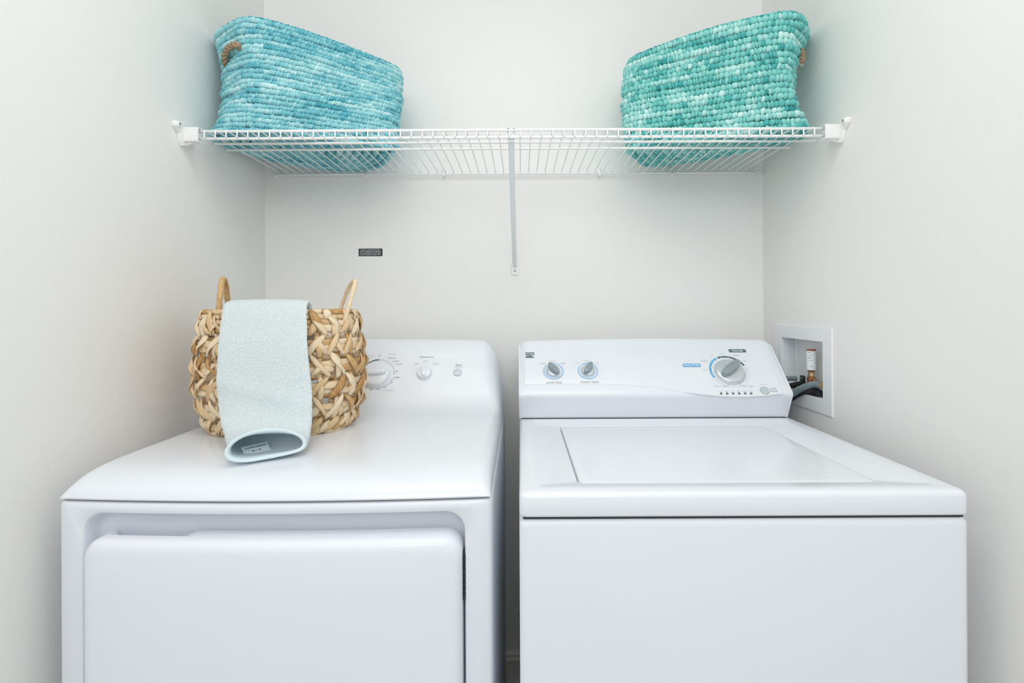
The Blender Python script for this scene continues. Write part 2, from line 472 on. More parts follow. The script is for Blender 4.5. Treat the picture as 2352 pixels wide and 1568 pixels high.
knob('temperature_knob', dryer, fd.at(975, 857), 0.0195, 0.013, M_plastic, 0.034, 0.012, 0.009, 100, M_plastic, 'small white temperature knob')
mb = MB(); mb.lathe([(0.0115, 0), (0.0115, 0.002), (0.0105, 0.004), (0.004, 0.0045)], fd.at(1051, 855), 28)
kid(mb.obj('start_button', M_btn2, label='round pale grey-blue start button'), dryer)
mk = fd.at(867, 859, H)
arc(dryer, 'dial_arc', mk, 0.0425, 0.0465, 92, 130, M_inkdark); arc(dryer, 'dial_arc', mk, 0.0435, 0.0475, 131, 176, M_inkdark)
arc(dryer, 'dial_arc', mk, 0.0430, 0.0462, -2, 84, M_inkpale)
for a in range(-170, -12, 20): arc(dryer, 'dial_arc', mk, 0.0425, 0.0465, a, a+15, M_inkpale, 6)
for a in (88, 2, 180): arc(dryer, 'dial_mark', mk, 0.0435, 0.0455, a-1.2, a+1.2, M_inkdark, 2, 0.0002)
for s, u, v, wd in (('Less Dry', 842, 822, 18), ('Less Dry', 909, 829.5, 17), ('More Dry', 901.5, 822.5, 19), ('Off', 872, 816.5, 6),
                    ('Off', 911.5, 853, 6), ('80 Min.', 912.5, 866.5, 15), ('70', 899, 878, 5), ('60', 885, 888, 5), ('50', 870, 893.5, 5.5),
                    ('40', 853.5, 894.5, 5.5), ('30', 839, 892.5, 5), ('Start', 1053.5, 838, 15), ('Temperature', 979.5, 820, 35), ('Dry', 829.5, 834.5, 8)):
    word(dryer, fd, s, u, v, wd*1.42/F, M_inkgrey, H, 0.006)
for s, u, v, wd in (('Cottons', 853, 816.5, 17), ('Automatic', 901, 813, 18), ('Casual', 916, 835.5, 17), ('Timed Dry', 893, 896.5, 25), ('Push to Start', 1054, 842.8, 20),
                    ('Medium', 978.5, 829, 12), ('Cottons', 955.5, 834, 14), ('High Heat', 955.5, 837.6, 12), ('Air Fluff', 1001, 834, 13), ('No Heat', 1001, 837.6, 12)):
    word(dryer, fd, s, u, v, wd*1.42/F, M_inklight, H)

# ------------------------------------------------------------------ washer
washer = thing('washing_machine', 'white top-loading washing machine on the right with a closed flat lid', 'washing machine', loc=(0.341, 1.2-DW, 0))
WX0, WX1 = -0.003, 0.684
WXC, WHW = (WX0+WX1)/2, (WX1-WX0)/2
def ring_f(cx, cz, hw, hh, r, d, rb=None): return [V(cx+px, d, cz+pz) for px, pz in rrect(hw, hh, r, 6, 8, rb)]
wt = -0.3250; wc, wh = (wt+ZB)/2, (wt-ZB)/2
mb = MB()
mb.loft([ring_f(WXC, wc, WHW, wh, 0.010, 1.50), ring_f(WXC, wc, WHW, wh, 0.010, 0.835),
         ring_f(WXC, wc, WHW-0.0015, wh-0.0015, 0.009, 0.829), ring_f(WXC, wc, WHW-0.006, wh-0.006, 0.006, 0.8265),
         ring_f(WXC, wc, WHW-0.012, wh-0.012, 0.004, 0.826)])
kid(mb.obj('cabinet', M_enamel_body, sharp=50), washer)
mb = MB(); mb.loft([ring_f(WXC, -0.3230, WHW-0.006, 0.0022, 0.001, d) for d in (0.8305, 1.49)])
kid(mb.obj('seam', M_dark, smooth=False), washer)
# deck: profile rings in plan
ZT = -0.2830
def ring_p(cx, cd, hw, hd, r, z): return [V(cx+px, cd-pd, z) for px, pd in rrect(hw, hd, r, 6, 10)]
DC = (0.824+1.50)/2; DH = (1.50-0.824)/2
LX0, LX1, LD0, LD1 = 0.0915, 0.5760, 0.872, 1.292
lcx, lhw, lcd, lhd = (LX0+LX1)/2, (LX1-LX0)/2, (LD0+LD1)/2, (LD1-LD0)/2
icx, ihw, icd, ihd = WXC, WHW-0.038, (0.862+1.31)/2, (1.31-0.862)/2
mb = MB()
mb.loft([ring_p(WXC, DC, WHW-0.004, DH-0.004, 0.008, -0.3212), ring_p(WXC, DC, WHW-0.0008, DH-0.001, 0.010, -0.3195), ring_p(WXC, DC, WHW, DH, 0.011, -0.3165),
         ring_p(WXC, DC, WHW, DH, 0.011, ZT-0.009), ring_p(WXC, DC, WHW-0.0012, DH-0.0012, 0.011, ZT-0.0045),
         ring_p(WXC, DC, WHW-0.0045, DH-0.0045, 0.010, ZT-0.0012), ring_p(WXC, DC, WHW-0.009, DH-0.009, 0.009, ZT),
         ring_p(icx, icd, ihw+0.002, ihd+0.002, 0.008, ZT), ring_p(icx, icd, ihw, ihd, 0.007, ZT-0.0012),
         ring_p(lcx, lcd, lhw+0.001, lhd+0.001, 0.013, ZT-0.0012), ring_p(lcx, lcd, lhw, lhd, 0.012, ZT-0.0020),
         ring_p(lcx, lcd, lhw-0.0005, lhd-0.0005, 0.012, ZT-0.014)])
kid(mb.obj('deck', M_enamel, sharp=50), washer)
mb = MB()
l2cx, l2hw, l2cd, l2hd = lcx+0.0012, lhw-0.0024, lcd, lhd-0.0014
mb.loft([ring_p(l2cx, l2cd, l2hw, l2hd, 0.012, ZT-0.012), ring_p(l2cx, l2cd, l2hw, l2hd, 0.012, ZT-0.0038),
         ring_p(l2cx, l2cd, l2hw-0.001, l2hd-0.001, 0.012, ZT-0.0024), ring_p(l2cx, l2cd, l2hw-0.0035, l2hd-0.0035, 0.011, ZT-0.0018),
         ring_p(l2cx, l2cd, l2hw-0.02, l2hd-0.02, 0.010, ZT-0.0020), ring_p(l2cx, l2cd, l2hw-0.1, l2hd-0.1, 0.01, ZT-0.0024),
         ring_p(l2cx, l2cd, l2hw-0.17, l2hd-0.17, 0.008, ZT-0.0024)])
kid(mb.obj('lid', M_enamel, sharp=50), washer)
# console
fw = Face(1.345, -0.212, 1.455, -0.0995)
CX0, CX1 = -0.0005, 0.6720
Pc = [(1.370, -0.2812), (1.3685, -0.2780), (1.3480, -0.2335), (1.3435, -0.2260), (1.3420, -0.2200), (1.3430, -0.2150), (1.345, -0.212)]
Pc += [(1.345+0.110*k/5, -0.212+0.1125*k/5) for k in range(1, 6)]
Pc += [(1.459, -0.0962), (1.466, -0.0935), (1.478, -0.0925), (1.56, -0.098), (1.585, -0.108), (1.590, -0.13), (1.590, -0.2812)]
def console_sections(x0, x1, grow, R=0.020):
    secs = []
    L = x1-x0
    st = [(0.0, 1.0), (0.12, 0.55), (0.35, 0.24), (0.65, 0.06), (1.0, 0.0)]
    xs_ = [(x0+R*a, b) for a, b in st]+[(x0+R+(L-2*R)*k/14, 0) for k in range(1, 14)]+[(x1-R*a, b) for a, b in reversed(st)]
    for x, b in xs_:
        t = (x-x0)/L; cr = 0.0055*(1-(2*t-1)**2)
        sec = []
        for d, z in Pc:
            hgt = max(0, (z+0.225)/0.13)
            zz = z+cr*(1 if z > -0.10 else (hgt*0.4 if z > -0.2 and d > 1.5 else 0))-b*0.010*hgt
            sec.append(V(x, d+b*0.004*hgt, zz))
        if grow: pass
        secs.append(sec)
    return secs
mb = MB(); mb.loft(console_sections(CX0, CX1, 0))
con = kid(mb.obj('console', M_plastic, sharp=40), washer)
def end_cap(x0, x1):
    mb = MB(); cxd, czd = 1.46, -0.19
    rings = []
    for x, s in ((x0, 0.985), (x0+(x1-x0)*0.3, 1.012), (x1-(x1-x0)*0.3, 1.012), (x1, 0.985)):
        rings.append([V(x, cxd+(d-cxd)*s, max(-0.2815, czd+(z-(0.010*max(0, (z+0.225)/0.13))-czd)*s)) for d, z in Pc])
    mb.loft(rings); return kid(mb.obj('end_cap', M_plastic, sharp=30), washer)
end_cap(CX0-0.0045, CX0+0.0010); end_cap(CX1-0.0010, CX1+0.0045)
mb = MB(); mb.box(V(CX0+0.004, 1.371, -0.2822), V(CX1-0.004, 1.40, -0.2795)); 
kid(mb.obj('console_seam', M_dark, smooth=False), washer)
mb = MB()
mb.box(V(CX0+0.003, 1.3675, -0.2829), V(CX1-0.003, 1.372, -0.2812))
kid(mb.obj('console_seam', M_dark, smooth=False), washer)
# raised face plate with the curved lower edge
plate = []
for u, v in ((1206, 884), (1300, 882), (1400, 882), (1500, 889), (1545, 897), (1600, 905), (1660, 910.5), (1715, 911.5), (1760, 909), (1799, 904.5)):
    plate.append(fw.hit(u, v))
top_pts = [(x, fw.L-0.001) for x, q in plate]
mb = MB()
rows = []
nn = len(plate)
outer = [(x, q) for x, q in plate]
for h_, ins in ((0.0, 0.0), (0.0012, 0.0004), (0.0016, 0.0022)):
    rows.append([fw.M(x, q+ins, h_).translation for x, q in outer])
rows.append([fw.M(x, fw.L*0.85, 0.0016).translation for x, q in outer]); rows.append([fw.M(x, fw.L-0.002, 0.0002).translation for x, q in outer])
vv = [p for r in rows for p in r]
mb.add(vv, [(k*nn+i, k*nn+i+1, (k+1)*nn+i+1, (k+1)*nn+i) for k in range(len(rows)-1) for i in range(nn-1)])
kid(mb.obj('face_plate', M_plastic, sharp=60), washer)
H = 0.0024
def wknob(name, u, v, rot, lab):
    knob(name, washer, fw.at(u, v, 0.0015), 0.0175, 0.007, M_silver, 0.037, 0.0150, 0.014, rot, M_grey_knob, lab, point=0.35)
wknob('load_size_knob', 1270.5, 853.5, 128, 'small silver knob with grey grip turned up left')
wknob('wash_temp_knob', 1350.5, 852.5, 58, 'small silver knob with grey grip turned up right')
for u, v in ((1271, 853), (1350.5, 852.5)):
    arc(washer, 'printed_ring', fw.at(u, v, H), 0.0222, 0.0268, 150, 470, M_ringblue, 40)
    for a in (118, 138): arc(washer, 'printed_ring', fw.at(u, v, H), 0.0222, 0.0268, a-6, a+6, M_ringblue, 6)
knob('cycle_knob', washer, fw.at(1675, 855, 0.0015), 0.0372, 0.010, M_silver, 0.066, 0.0225, 0.017, 38, M_grey_knob, 'large silver cycle knob with grey grip', point=0.3)
mk = fw.at(1674, 853, H)
arc(washer, 'dial_arc', mk, 0.0440, 0.0495, 22, 113, M_inkdark, 30)['label'] = 'slate grey dial arc'
arc(washer, 'dial_arc', mk, 0.0440, 0.0495, 119, 206, M_inkblue, 30)['label'] = 'blue dial arc'
def badge(u0, u1, v0, v1, slant, m, lab):
    mb = MB(); pts = [fw.hit(u, v) for u, v in ((u0+slant, v1), (u1, v1), (u1-slant, v0), (u0, v0))]
    flat_poly(mb, fw.M(0, 0, H), pts); kid(mb.obj('badge', m, smooth=False, label=lab), washer)
badge(1672, 1714, 803, 810, 3, M_inkdark, 'slate grey badge'); badge(1567, 1609.5, 836, 843.5, 2, M_inkblue, 'blue badge')
word(washer, fw, 'Normal', 1693, 806.6, 23*1.42/F, M_white_ink, H+0.0004, 0.02)
word(washer, fw, 'Heavy Duty', 1588, 839.8, 36*1.40/F, M_white_ink, H+0.0004, 0.02)
for a in (50, 78, 100, 135, 165, 195): arc(washer, 'dial_mark', mk, 0.0435, 0.0458, a-1.5, a+1.5, M_white_ink, 2, 0.0003)
for r in (0.0435, 0.0495):
    for a0, a1 in ((213, 262), (267, 372)): arc(washer, 'dial_outline', mk, r, r+0.0006, a0, a1, M_inklight, 24)
for a in (213, 262, 267, 372): arc(washer, 'dial_outline', mk, 0.0435, 0.05, a-0.3, a+0.3, M_inklight, 1)
for a in (252, 290): arc(washer, 'dial_mark', mk, 0.040, 0.0475, a-0.7, a+0.7, M_inkgrey, 1)
for s, u, v, wd in (('LOAD SIZE', 1272, 879.5, 36), ('WASH TEMP', 1354.5, 878.5, 42), ('START', 1775, 893.5, 15), ('PAUSE', 1777, 899, 16)):
    word(washer, fw, s, u, v, wd*1.37/F, M_inkgrey, H)
for s, u, v, wd in (('Medium', 1269.5, 830, 16), ('Small', 1246.5, 835.5, 12), ('Large', 1293, 835.5, 13), ('Warm', 1348.5, 829.5, 14), ('Cold', 1325.5, 835, 10), ('Hot', 1371, 834.8, 8),
                    ('Super', 1659.5, 812.8, 11), ('Light', 1635, 817, 9), ('Regular', 1692.5, 817, 17), ('Regular', 1618, 830, 16), ('Light', 1711, 830, 9), ('Super', 1620.5, 850.3, 11),
                    ('Drain / Spin', 1655.5, 888, 28), ('Rinse / Spin', 1717, 887.8, 27), ('Lid Locked', 1752, 883, 15), ('Wash', 1656, 899.5, 8), ('Soak', 1669, 899.3, 8), ('Rinse', 1682, 899, 8), ('Spin', 1696, 899, 7), ('Locked', 1710, 899, 10), ('Done', 1724.5, 898.8, 8)):
    word(washer, fw, s, u, v, wd*1.38/F, M_inklight, H)
for k in range(6):
    u = 1656+k*13.75
    mb = MB(); mb.lathe([(0.0030, 0), (0.0030, 0.0008), (0.0022, 0.0013)], fw.at(u, 904.6-0.05*k, H-0.0004), 14)
    kid(mb.obj('indicator_light', M_inkdark, label='small dark indicator light' if k == 0 else None), washer)
mb = MB(); mb.lathe([(0.0112, 0), (0.0112, 0.0025), (0.0100, 0.0042), (0.003, 0.0046)], fw.at(1755.5, 898, 0.001), 28)
kid(mb.obj('start_button', M_btn, label='round grey start button'), washer)
# emblem at the top left of the console: bars and swooshes
lg = MB(); M0 = fw.at(1217.2, 816.5, H)
a = 0.0116; b = 0.0094
def band(lo, hi):
    n_ = 14; vs_ = []; 
    for k in range(n_+1):
        t = k/n_; x = -a+2*a*t; vs_ += [M0 @ Vector((x, lo(t)*b, 0)), M0 @ Vector((x, hi(t)*b, 0))]
    lg.add(vs_, [(2*k, 2*k+2, 2*k+3, 2*k+1) for k in range(n_)])
band(lambda t: 0.76, lambda t: 1.0)
flat_poly(lg, M0, [(-a, 0.45*b), (-a*0.90, 0.45*b), (-a*0.90, 0.8*b), (-a, 0.8*b)])
flat_poly(lg, M0, [(a*0.90, 0.10*b), (a, 0.05*b), (a, 0.8*b), (a*0.90, 0.8*b)])
band(lambda t: 0.0+0.42*max(0, 1-abs(t-0.3)/0.3)*0.0-0.05+0.35*t*(1 if t < 0.7 else 0.7/t), lambda t: 0.50-0.02*t)
band(lambda t: -0.95, lambda t: -0.22-0.35*abs(2*t-0.7)**1.3 if t < 0.85 else -0.72)
band(lambda t: -0.12-0.50*max(0, t-0.35), lambda t: -0.12+0.18*math.sin(PI*min(1, max(0, (t-0.3)/0.7)))-0.50*max(0, t-0.35)*0.95)
kid(lg.obj('emblem', M_inkdark, smooth=False, label='slate square emblem with swooshes'), washer)

# ------------------------------------------------------------------ wire shelf
def top_mesh(o, label, cat, group=None):
    o['label'] = label; o['category'] = cat
    if group: o['group'] = group
    return o
shelf = thing('wire_shelf', 'white vinyl-coated wire shelf spanning the alcove above both machines', 'shelf', loc=(-0.018, 1.46-DW, 0.41+CZ))
SD = 1.264; SZ = 0.4135; RZ = SZ-0.0045
def rod(name, x0, x1, d, z, r):
    mb = MB(); mb.tube([V(x0, d, z), V(x0+0.001, d, z)]+[V(x0+(x1-x0)*k/6, d, z) for k in range(1, 6)]+[V(x1-0.001, d, z), V(x1, d, z)], [r*0.6]+[r]*7+[r*0.6], 10)
    return kid(mb.obj(name, M_shelf, sharp=0), shelf)
rod('front_rod', -0.764, 0.736, SD, SZ, 0.0033)
rod('front_rod', -0.764, 0.736, SD, SZ-0.0172, 0.0033)
rod('cross_rod', -0.757, 0.735, 1.344, RZ, 0.0031)
rod('cross_rod', -0.757, 0.700, 1.398, RZ, 0.0031)
rod('back_rod', -0.757, 0.745, 1.655, RZ-0.001, 0.0032)
# one wire profile, shared by all wires
wz = SZ+0.0010
prof = [(1.658, RZ-0.003), (1.6585, RZ+0.001), (1.655, wz-0.0005), (1.648, wz)]+[(1.648-(1.648-1.272)*k/6, wz) for k in range(1, 7)]
prof += [(1.2665, wz+0.0015), (1.2615, SZ+0.0018), (1.2592, SZ-0.002), (1.2588, SZ-0.008), (1.2590, SZ-0.0150), (1.2602, SZ-0.0185)]
mbw = MB(); mbw.tube([Vector((0, d-DW, z+CZ)) for d, z in prof], 0.0017, 7)
# the wires carry an angled bend, seen on the front drop
wire0 = mbw.obj('wire', M_shelf, sharp=0)
wx = []
x = at_d(472, 300, SD)[0]
while x < 0.700: wx.append(x); x += 24.93*SD/F
for i, x in enumerate(wx):
    o = wire0 if i == 0 else wire0.copy()
    if i: C.objects.link(o)
    o.location = (x, 0, 0); kid(o, shelf)

def bracket(side, label):
    t = thing('shelf_bracket', label, 'bracket', 'end brackets of the wire shelf', loc=V(XL if side < 0 else XR, 1.25, 0.405))
    sx = 1 if side < 0 else -1; X = XL if side < 0 else XR
    # sleeve holding the shelf lip: a C channel
    mb = MB(); inner = 0.0415
    def sect(x, s=1.0):
        return [V(x, d, z) for d, z in [(1.2535, 0.4205*1), (1.2525, 0.4185), (1.2525, 0.3905), (1.2535, 0.3880), (1.2600, 0.3872), (1.2760, 0.3872), (1.2760, 0.3900), (1.2580, 0.3905),
                                        (1.2560, 0.3925), (1.2560, 0.4170), (1.2580, 0.4185), (1.2800, 0.4185), (1.2800, 0.4210), (1.2560, 0.4210)]]
    mb.loft([sect(X+sx*0.0005), sect(X+sx*inner)])
    kid(mb.obj('sleeve', M_clip, sharp=30), t)
    # wall flange with two screw ears
    mb = MB()
    out = []
    pts = [(1.2235, 0.415), (1.2225, 0.421), (1.226, 0.4275), (1.232, 0.4300), (1.238, 0.4285), (1.245, 0.4245), (1.252, 0.4215), (1.290, 0.4205), (1.300, 0.412), (1.300, 0.398), (1.289, 0.386), (1.262, 0.378), (1.252, 0.3765), (1.246, 0.383), (1.243, 0.394), (1.240, 0.404), (1.230, 0.4095)]
    mb.loft([[V(X+sx*0.0005, d, z) for d, z in pts], [V(X+sx*0.0070, d, z) for d, z in pts], [V(X+sx*0.0090, 1.26+(d-1.26)*0.96, 0.408+(z-0.408)*0.96) for d, z in pts]])
    kid(mb.obj('wall_flange', M_clip, sharp=30), t)
    Ms = Matrix.Translation(V(X+sx*0.0090, 1.2325, 0.4200)) @ Matrix.Rotation(sx*PI/2, 4, 'Y')
    mb = MB(); mb.lathe([(0.0068, -0.001), (0.0068, 0.003), (0.0058, 0.005), (0.0042, 0.0052), (0.0040, 0.0035)], Ms, 20, cap1=False)
    kid(mb.obj('screw_boss', M_clip), t)
    mb = MB(); mb.lathe([(0.0038, 0.0), (0.0038, 0.0035), (0.0025, 0.0045)], Ms, 14); kid(mb.obj('screw', M_screw), t)
    # lower gusset
    mb = MB(); mb.loft([[V(X+sx*a, d, z) for a, d, z in ((0.001, 1.262, 0.3875), (0.030, 1.262, 0.3875), (0.001, 1.262, 0.3790))], [V(X+sx*a, d, z) for a, d, z in ((0.001, 1.266, 0.3875), (0.030, 1.266, 0.3875), (0.001, 1.266, 0.3790))]])
    kid(mb.obj('gusset', M_clip, smooth=False), t)
bracket(-1, 'white plastic shelf end bracket screwed to the left wall')
bracket(1, 'white plastic shelf end bracket screwed to the right wall')

# diagonal brace
brace = thing('shelf_brace', 'pale grey steel diagonal brace under the middle of the wire shelf', 'brace', loc=V(-0.016, 1.66, 0.11))
bx0, bx1 = -0.0195, -0.0165
A_ = Vector((1.276, 0.3935)); B_ = Vector((1.656, 0.122))
mb = MB()
def chan(t, wdt):
    c = A_+(B_-A_)*t; tt = (B_-A_).normalized(); nrm = Vector((tt.y, -tt.x))   # pointing down and to the front
    if nrm.y > 0: nrm = -nrm
    x = bx0+(bx1-bx0)*t; h = wdt*0.55
    sec = [(-wdt, -h), (-wdt, 0), (-wdt*0.8, h*0.35), (wdt*0.8, h*0.35), (wdt, 0), (wdt, -h), (wdt*0.75, -h), (wdt*0.75, -h*0.1), (-wdt*0.75, -h*0.1), (-wdt*0.75, -h)]
    return [V(x+a, c.x+nrm.x*b_, c.y+nrm.y*b_) for a, b_ in sec]
mb.loft([chan(0, 0.0074), chan(0.35, 0.0070), chan(0.94, 0.0068), chan(1.0, 0.0060)])
kid(mb.obj('strut', M_brace, sharp=25), brace)
mb = MB()
for dx in (-0.0068, 0.0068):
    mb.box(V(bx0+dx-0.0022, 1.2565, 0.4165), V(bx0+dx+0.0022, 1.2720, 0.4190)); mb.box(V(bx0+dx-0.0022, 1.2695, 0.3930), V(bx0+dx+0.0022, 1.2720, 0.4190))
mb.box(V(bx0-0.0090, 1.2685, 0.3985), V(bx0+0.0090, 1.2715, 0.4060)); mb.box(V(bx0-0.0066, 1.2690, 0.3880), V(bx0+0.0066, 1.2720, 0.4020))
kid(mb.obj('hook', M_brace, smooth=False), brace)
mb = MB()
ft = [V(0, 0, 0)]
r0 = [(px, pz) for px, pz in rrect(0.0105, 0.018, 0.002, 3, 2)]
mb.loft([[V(bx1+0.0005+px, DW-dd, 0.117+pz) for px, pz in r0] for dd in (0.0003, 0.004)]+[[V(bx1+0.0005+px*0.9, DW-0.0052, 0.117+pz*0.94) for px, pz in r0]])
kid(mb.obj('foot', M_shelf, sharp=30), brace)
Ms = Matrix.Translation(V(bx1+0.0005, DW-0.005, 0.112)) @ Matrix.Rotation(PI/2, 4, 'X')
mb = MB(); mb.lathe([(0.0040, 0), (0.0040, 0.0012), (0.0026, 0.0028), (0.001, 0.0030)], Ms, 16); kid(mb.obj('screw', M_screw), brace)

# back clips
names = ['in the left corner', 'under the left basket right end', 'left of the diagonal brace', 'right of the diagonal brace', 'under the right basket left end', 'in the right corner']
for (u, s_) in zip((636, 841, 1020, 1376, 1542, 1727), names):
    x = at_d(u, 400, 1.66)[0]
    t = thing('wall_clip', 'small white wall clip on the shelf back rod '+s_, 'clip', 'back clips of the wire shelf', loc=V(x, DW, RZ))
    mb = MB(); o_ = [(0.0, 0.0155), (0.0045, 0.0140), (0.0062, 0.009), (0.0058, 0.003), (0.0046, -0.003), (0.0035, -0.008), (0, -0.0095)]
    o_ = o_+[(-a, b_) for a, b_ in reversed(o_[1:-1])]
    mb.loft([[V(x+a, DW-dd, RZ+0.004+b_) for a, b_ in o_] for dd in (0.0003, 0.005)]+[[V(x+a*0.8, DW-0.007, RZ+0.003+b_*0.85) for a, b_ in o_]])
    kid(mb.obj('clip_plate', M_clip, sharp=40), t)
    mb = MB(); mb.tube([V(x-0.0036, 1.6535, RZ-0.0055), V(x+0.0036, 1.6535, RZ-0.0055)], 0.0042, 10)
    kid(mb.obj('hook', M_clip, sharp=30), t)
    Ms = Matrix.Translation(V(x, DW-0.006, RZ+0.0145)) @ Matrix.Rotation(PI/2, 4, 'X')
    mb = MB(); mb.lathe([(0.0028, 0), (0.0028, 0.0012), (0.0018, 0.002)], Ms, 12); kid(mb.obj('screw_head', M_clip), t)

# ------------------------------------------------------------------ label on the back wall
x0, _, z0 = at_d(851.2, 579.5, DW)
t = thing('wall_label', 'small black rectangular notice label with four lines of white print on the back wall', 'label', loc=V(x0, DW, z0))
rr_ = rrect(0.0368, 0.0117, 0.0016, 4, 2)
mb = MB(); mb.loft([[V(x0+a, DW-dd, z0+b_) for a, b_ in rr_] for dd in (0.0002, 0.0006)])
kid(mb.obj('plate', M_label, smooth=False), t)
for k, (s, wd) in enumerate((('Any dryer connected to this duct', 0.060), ('must be verified by its manufacturer', 0.0665), ('to be compatible with a duct with a', 0.0645), ('maximum equivalent length of 60 ft.', 0.0645))):
    mb = MB(); Mt = Matrix.Translation(V(x0, DW-0.0009, z0+0.0072-0.0048*k)) @ Matrix.Rotation(PI/2, 4, 'X')
    put_w(mb, s, Mt, wd, bold=0.010); kid(mb.obj('printed_line', M_white_ink, smooth=False), t)

# ------------------------------------------------------------------ teal coiled baskets
def rope_row(name, loop, r, bw, seed, m, parent, lo=0.0, per=5, nc=8, dark=0.0, amp=0.34):
    """one coil of the basket: rag strips wrapped round a cord, puffed and of uneven width"""
    rng = np.random.RandomState(seed)
    loop = np.asarray(loop); K = len(loop)
    seg = np.linalg.norm(np.roll(loop, -1, 0)-loop, axis=1); cum = np.concatenate([[0], np.cumsum(seg)]); L = cum[-1]
    nb = max(6, int(L/bw)); wds = rng.uniform(0.55, 1.45, nb); wds *= L/wds.sum()
    st = np.concatenate([[0], np.cumsum(wds)])[:-1]
    ph = (np.arange(per)+0.0)/per
    s = (st[:, None]+wds[:, None]*ph[None, :]).ravel(); bid = np.repeat(np.arange(nb), per); pp = np.tile(ph, nb)
    ext = np.vstack([loop, loop[:1]])
    pos = np.stack([np.interp(s, cum, ext[:, k]) for k in range(3)], 1)
    N = len(s)
    tan = np.roll(pos, -2, 0)-np.roll(pos, 2, 0); tan /= np.linalg.norm(tan, axis=1)[:, None]
    up = np.array([0, 0, 1.0]); side = np.cross(tan, up); side /= np.linalg.norm(side, axis=1)[:, None]
    upv = np.cross(side, tan)
    a_b = rng.uniform(0.75, 1.25, nb)[bid]
    rad = r*(1.0-amp+amp*1.25*np.sin(PI*pp)**0.7*a_b)
    off_b = rng.normal(0, 0.10, nb)[bid]*r
    ang = 2*PI*np.arange(nc)/nc
    lean = (rng.uniform(-0.5, 0.5, nb)[bid]*0.40+(0.30 if amp < 0.2 else 0.0))*bw
    verts = (pos[:, None, :] + side[:, None, :]*(np.cos(ang)[None, :, None]*rad[:, None, None]*1.22+off_b[:, None, None]*0.6)
             + upv[:, None, :]*(np.sin(ang)[None, :, None]*rad[:, None, None]*1.0+off_b[:, None, None])
             + tan[:, None, :]*(np.sin(ang)[None, :, None]*lean[:, None, None]))
    verts += rng.normal(0, r*0.035, verts.shape)
    verts = verts.reshape(-1, 3)
    i = np.arange(N)[:, None]; k = np.arange(nc)[None, :]
    f = np.stack([i*nc+k, i*nc+(k+1) % nc, ((i+1) % N)*nc+(k+1) % nc, ((i+1) % N)*nc+k], -1).reshape(-1, 4)
    # dye runs along the strip: slow drift plus jumps from strip to strip
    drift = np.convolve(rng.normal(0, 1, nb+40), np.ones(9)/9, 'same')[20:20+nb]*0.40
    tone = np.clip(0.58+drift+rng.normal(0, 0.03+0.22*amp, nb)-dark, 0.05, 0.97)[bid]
    tone = np.repeat(tone, nc)-np.tile((np.sin(PI*np.repeat(pp, 1)) < 0.3)*0.10, 1).repeat(nc)  # crease between strips toned darker: its shade is put into the colour
    me = bpy.data.meshes.new(name)
    me.vertices.add(len(verts)); me.vertices.foreach_set('co', verts.astype(np.float32).ravel())
    me.loops.add(f.size); me.loops.foreach_set('vertex_index', f.astype(np.int32).ravel())
    me.polygons.add(len(f)); me.polygons.foreach_set('loop_start', np.arange(0, f.size, 4, dtype=np.int32))
    me.update(calc_edges=True); me.validate(); me.shade_smooth()
    add_attr(me, 'tone', tone)
    me.materials.append(m)
    o = bpy.data.objects.new(name, me); C.objects.link(o); kid(o, parent)
    return o

def coil_basket(label, bottom, mid, top, rows, m, bw, seed, centre, amp):
    t = thing('storage_basket', label, 'basket', 'teal coiled baskets on the wire shelf', loc=V(centre[0], centre[1], SZ+0.003))
    B = np.array(bottom); Mi = np.array(mid); T = np.array(top)
    pitch = (T[:, 2].mean()-SZ)/(rows-1)
    base = SZ+0.0035+pitch*0.66
    B3 = np.column_stack([B, np.full(len(B), base)])
    for k in range(rows):
        u = k/(rows-1)
        # quadratic through bottom, middle and top
        q = B3*(1-u)*(1-2*u)+T*u*(2*u-1)
        M3 = np.column_stack([Mi, (B3[:, 2]+T[:, 2])/2]); q = q+M3*4*u*(1-u)
        q[:, 2] = B3[:, 2]*(1-u)+T[:, 2]*u
        loop = catmull(q, 160)
        rng = np.random.RandomState(seed*31+k)
        th = np.arange(160)/160*2*PI
        wob = sum(rng.normal(0, 0.0016)*np.sin(j*th+rng.uniform(0, 6)) for j in (2, 3, 5, 7))
        cen = loop.mean(0); dirv = loop-cen; dirv[:, 2] = 0; dirv /= np.linalg.norm(dirv, axis=1)[:, None]
        loop = loop+dirv*wob[:, None]
        zw = sum(rng.normal(0, 0.0006)*np.sin(j*th+rng.uniform(0, 6)) for j in (3, 6))
        if k > 0: loop[:, 2] += zw
        loop[:, 1] = np.minimum(loop[:, 1], DW-0.009)
        loop[:, 0] = np.clip(loop[:, 0], XL+0.009, XR-0.009)
        L = loop.copy(); L[:, 1] -= DW; L[:, 2] += CZ
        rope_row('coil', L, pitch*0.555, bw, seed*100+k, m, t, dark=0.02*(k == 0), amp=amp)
        last = L
    # stitched rim
    rim = last.copy(); rim[:, 2] += pitch*0.52
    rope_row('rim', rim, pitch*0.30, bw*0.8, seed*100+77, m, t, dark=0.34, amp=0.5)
    # base made of rings closing towards the middle
    c = B.mean(0)
    for k in range(1, 10):
        s = 1-k*0.105
        q = np.column_stack([c[0]+(B[:, 0]-c[0])*s, c[1]+(B[:, 1]-c[1])*s, np.full(len(B), base+0.0005)])
        L = catmull(q, 120); L[:, 1] -= DW; L[:, 2] += CZ
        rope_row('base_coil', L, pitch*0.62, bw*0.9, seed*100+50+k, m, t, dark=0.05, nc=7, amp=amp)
    return t, pitch

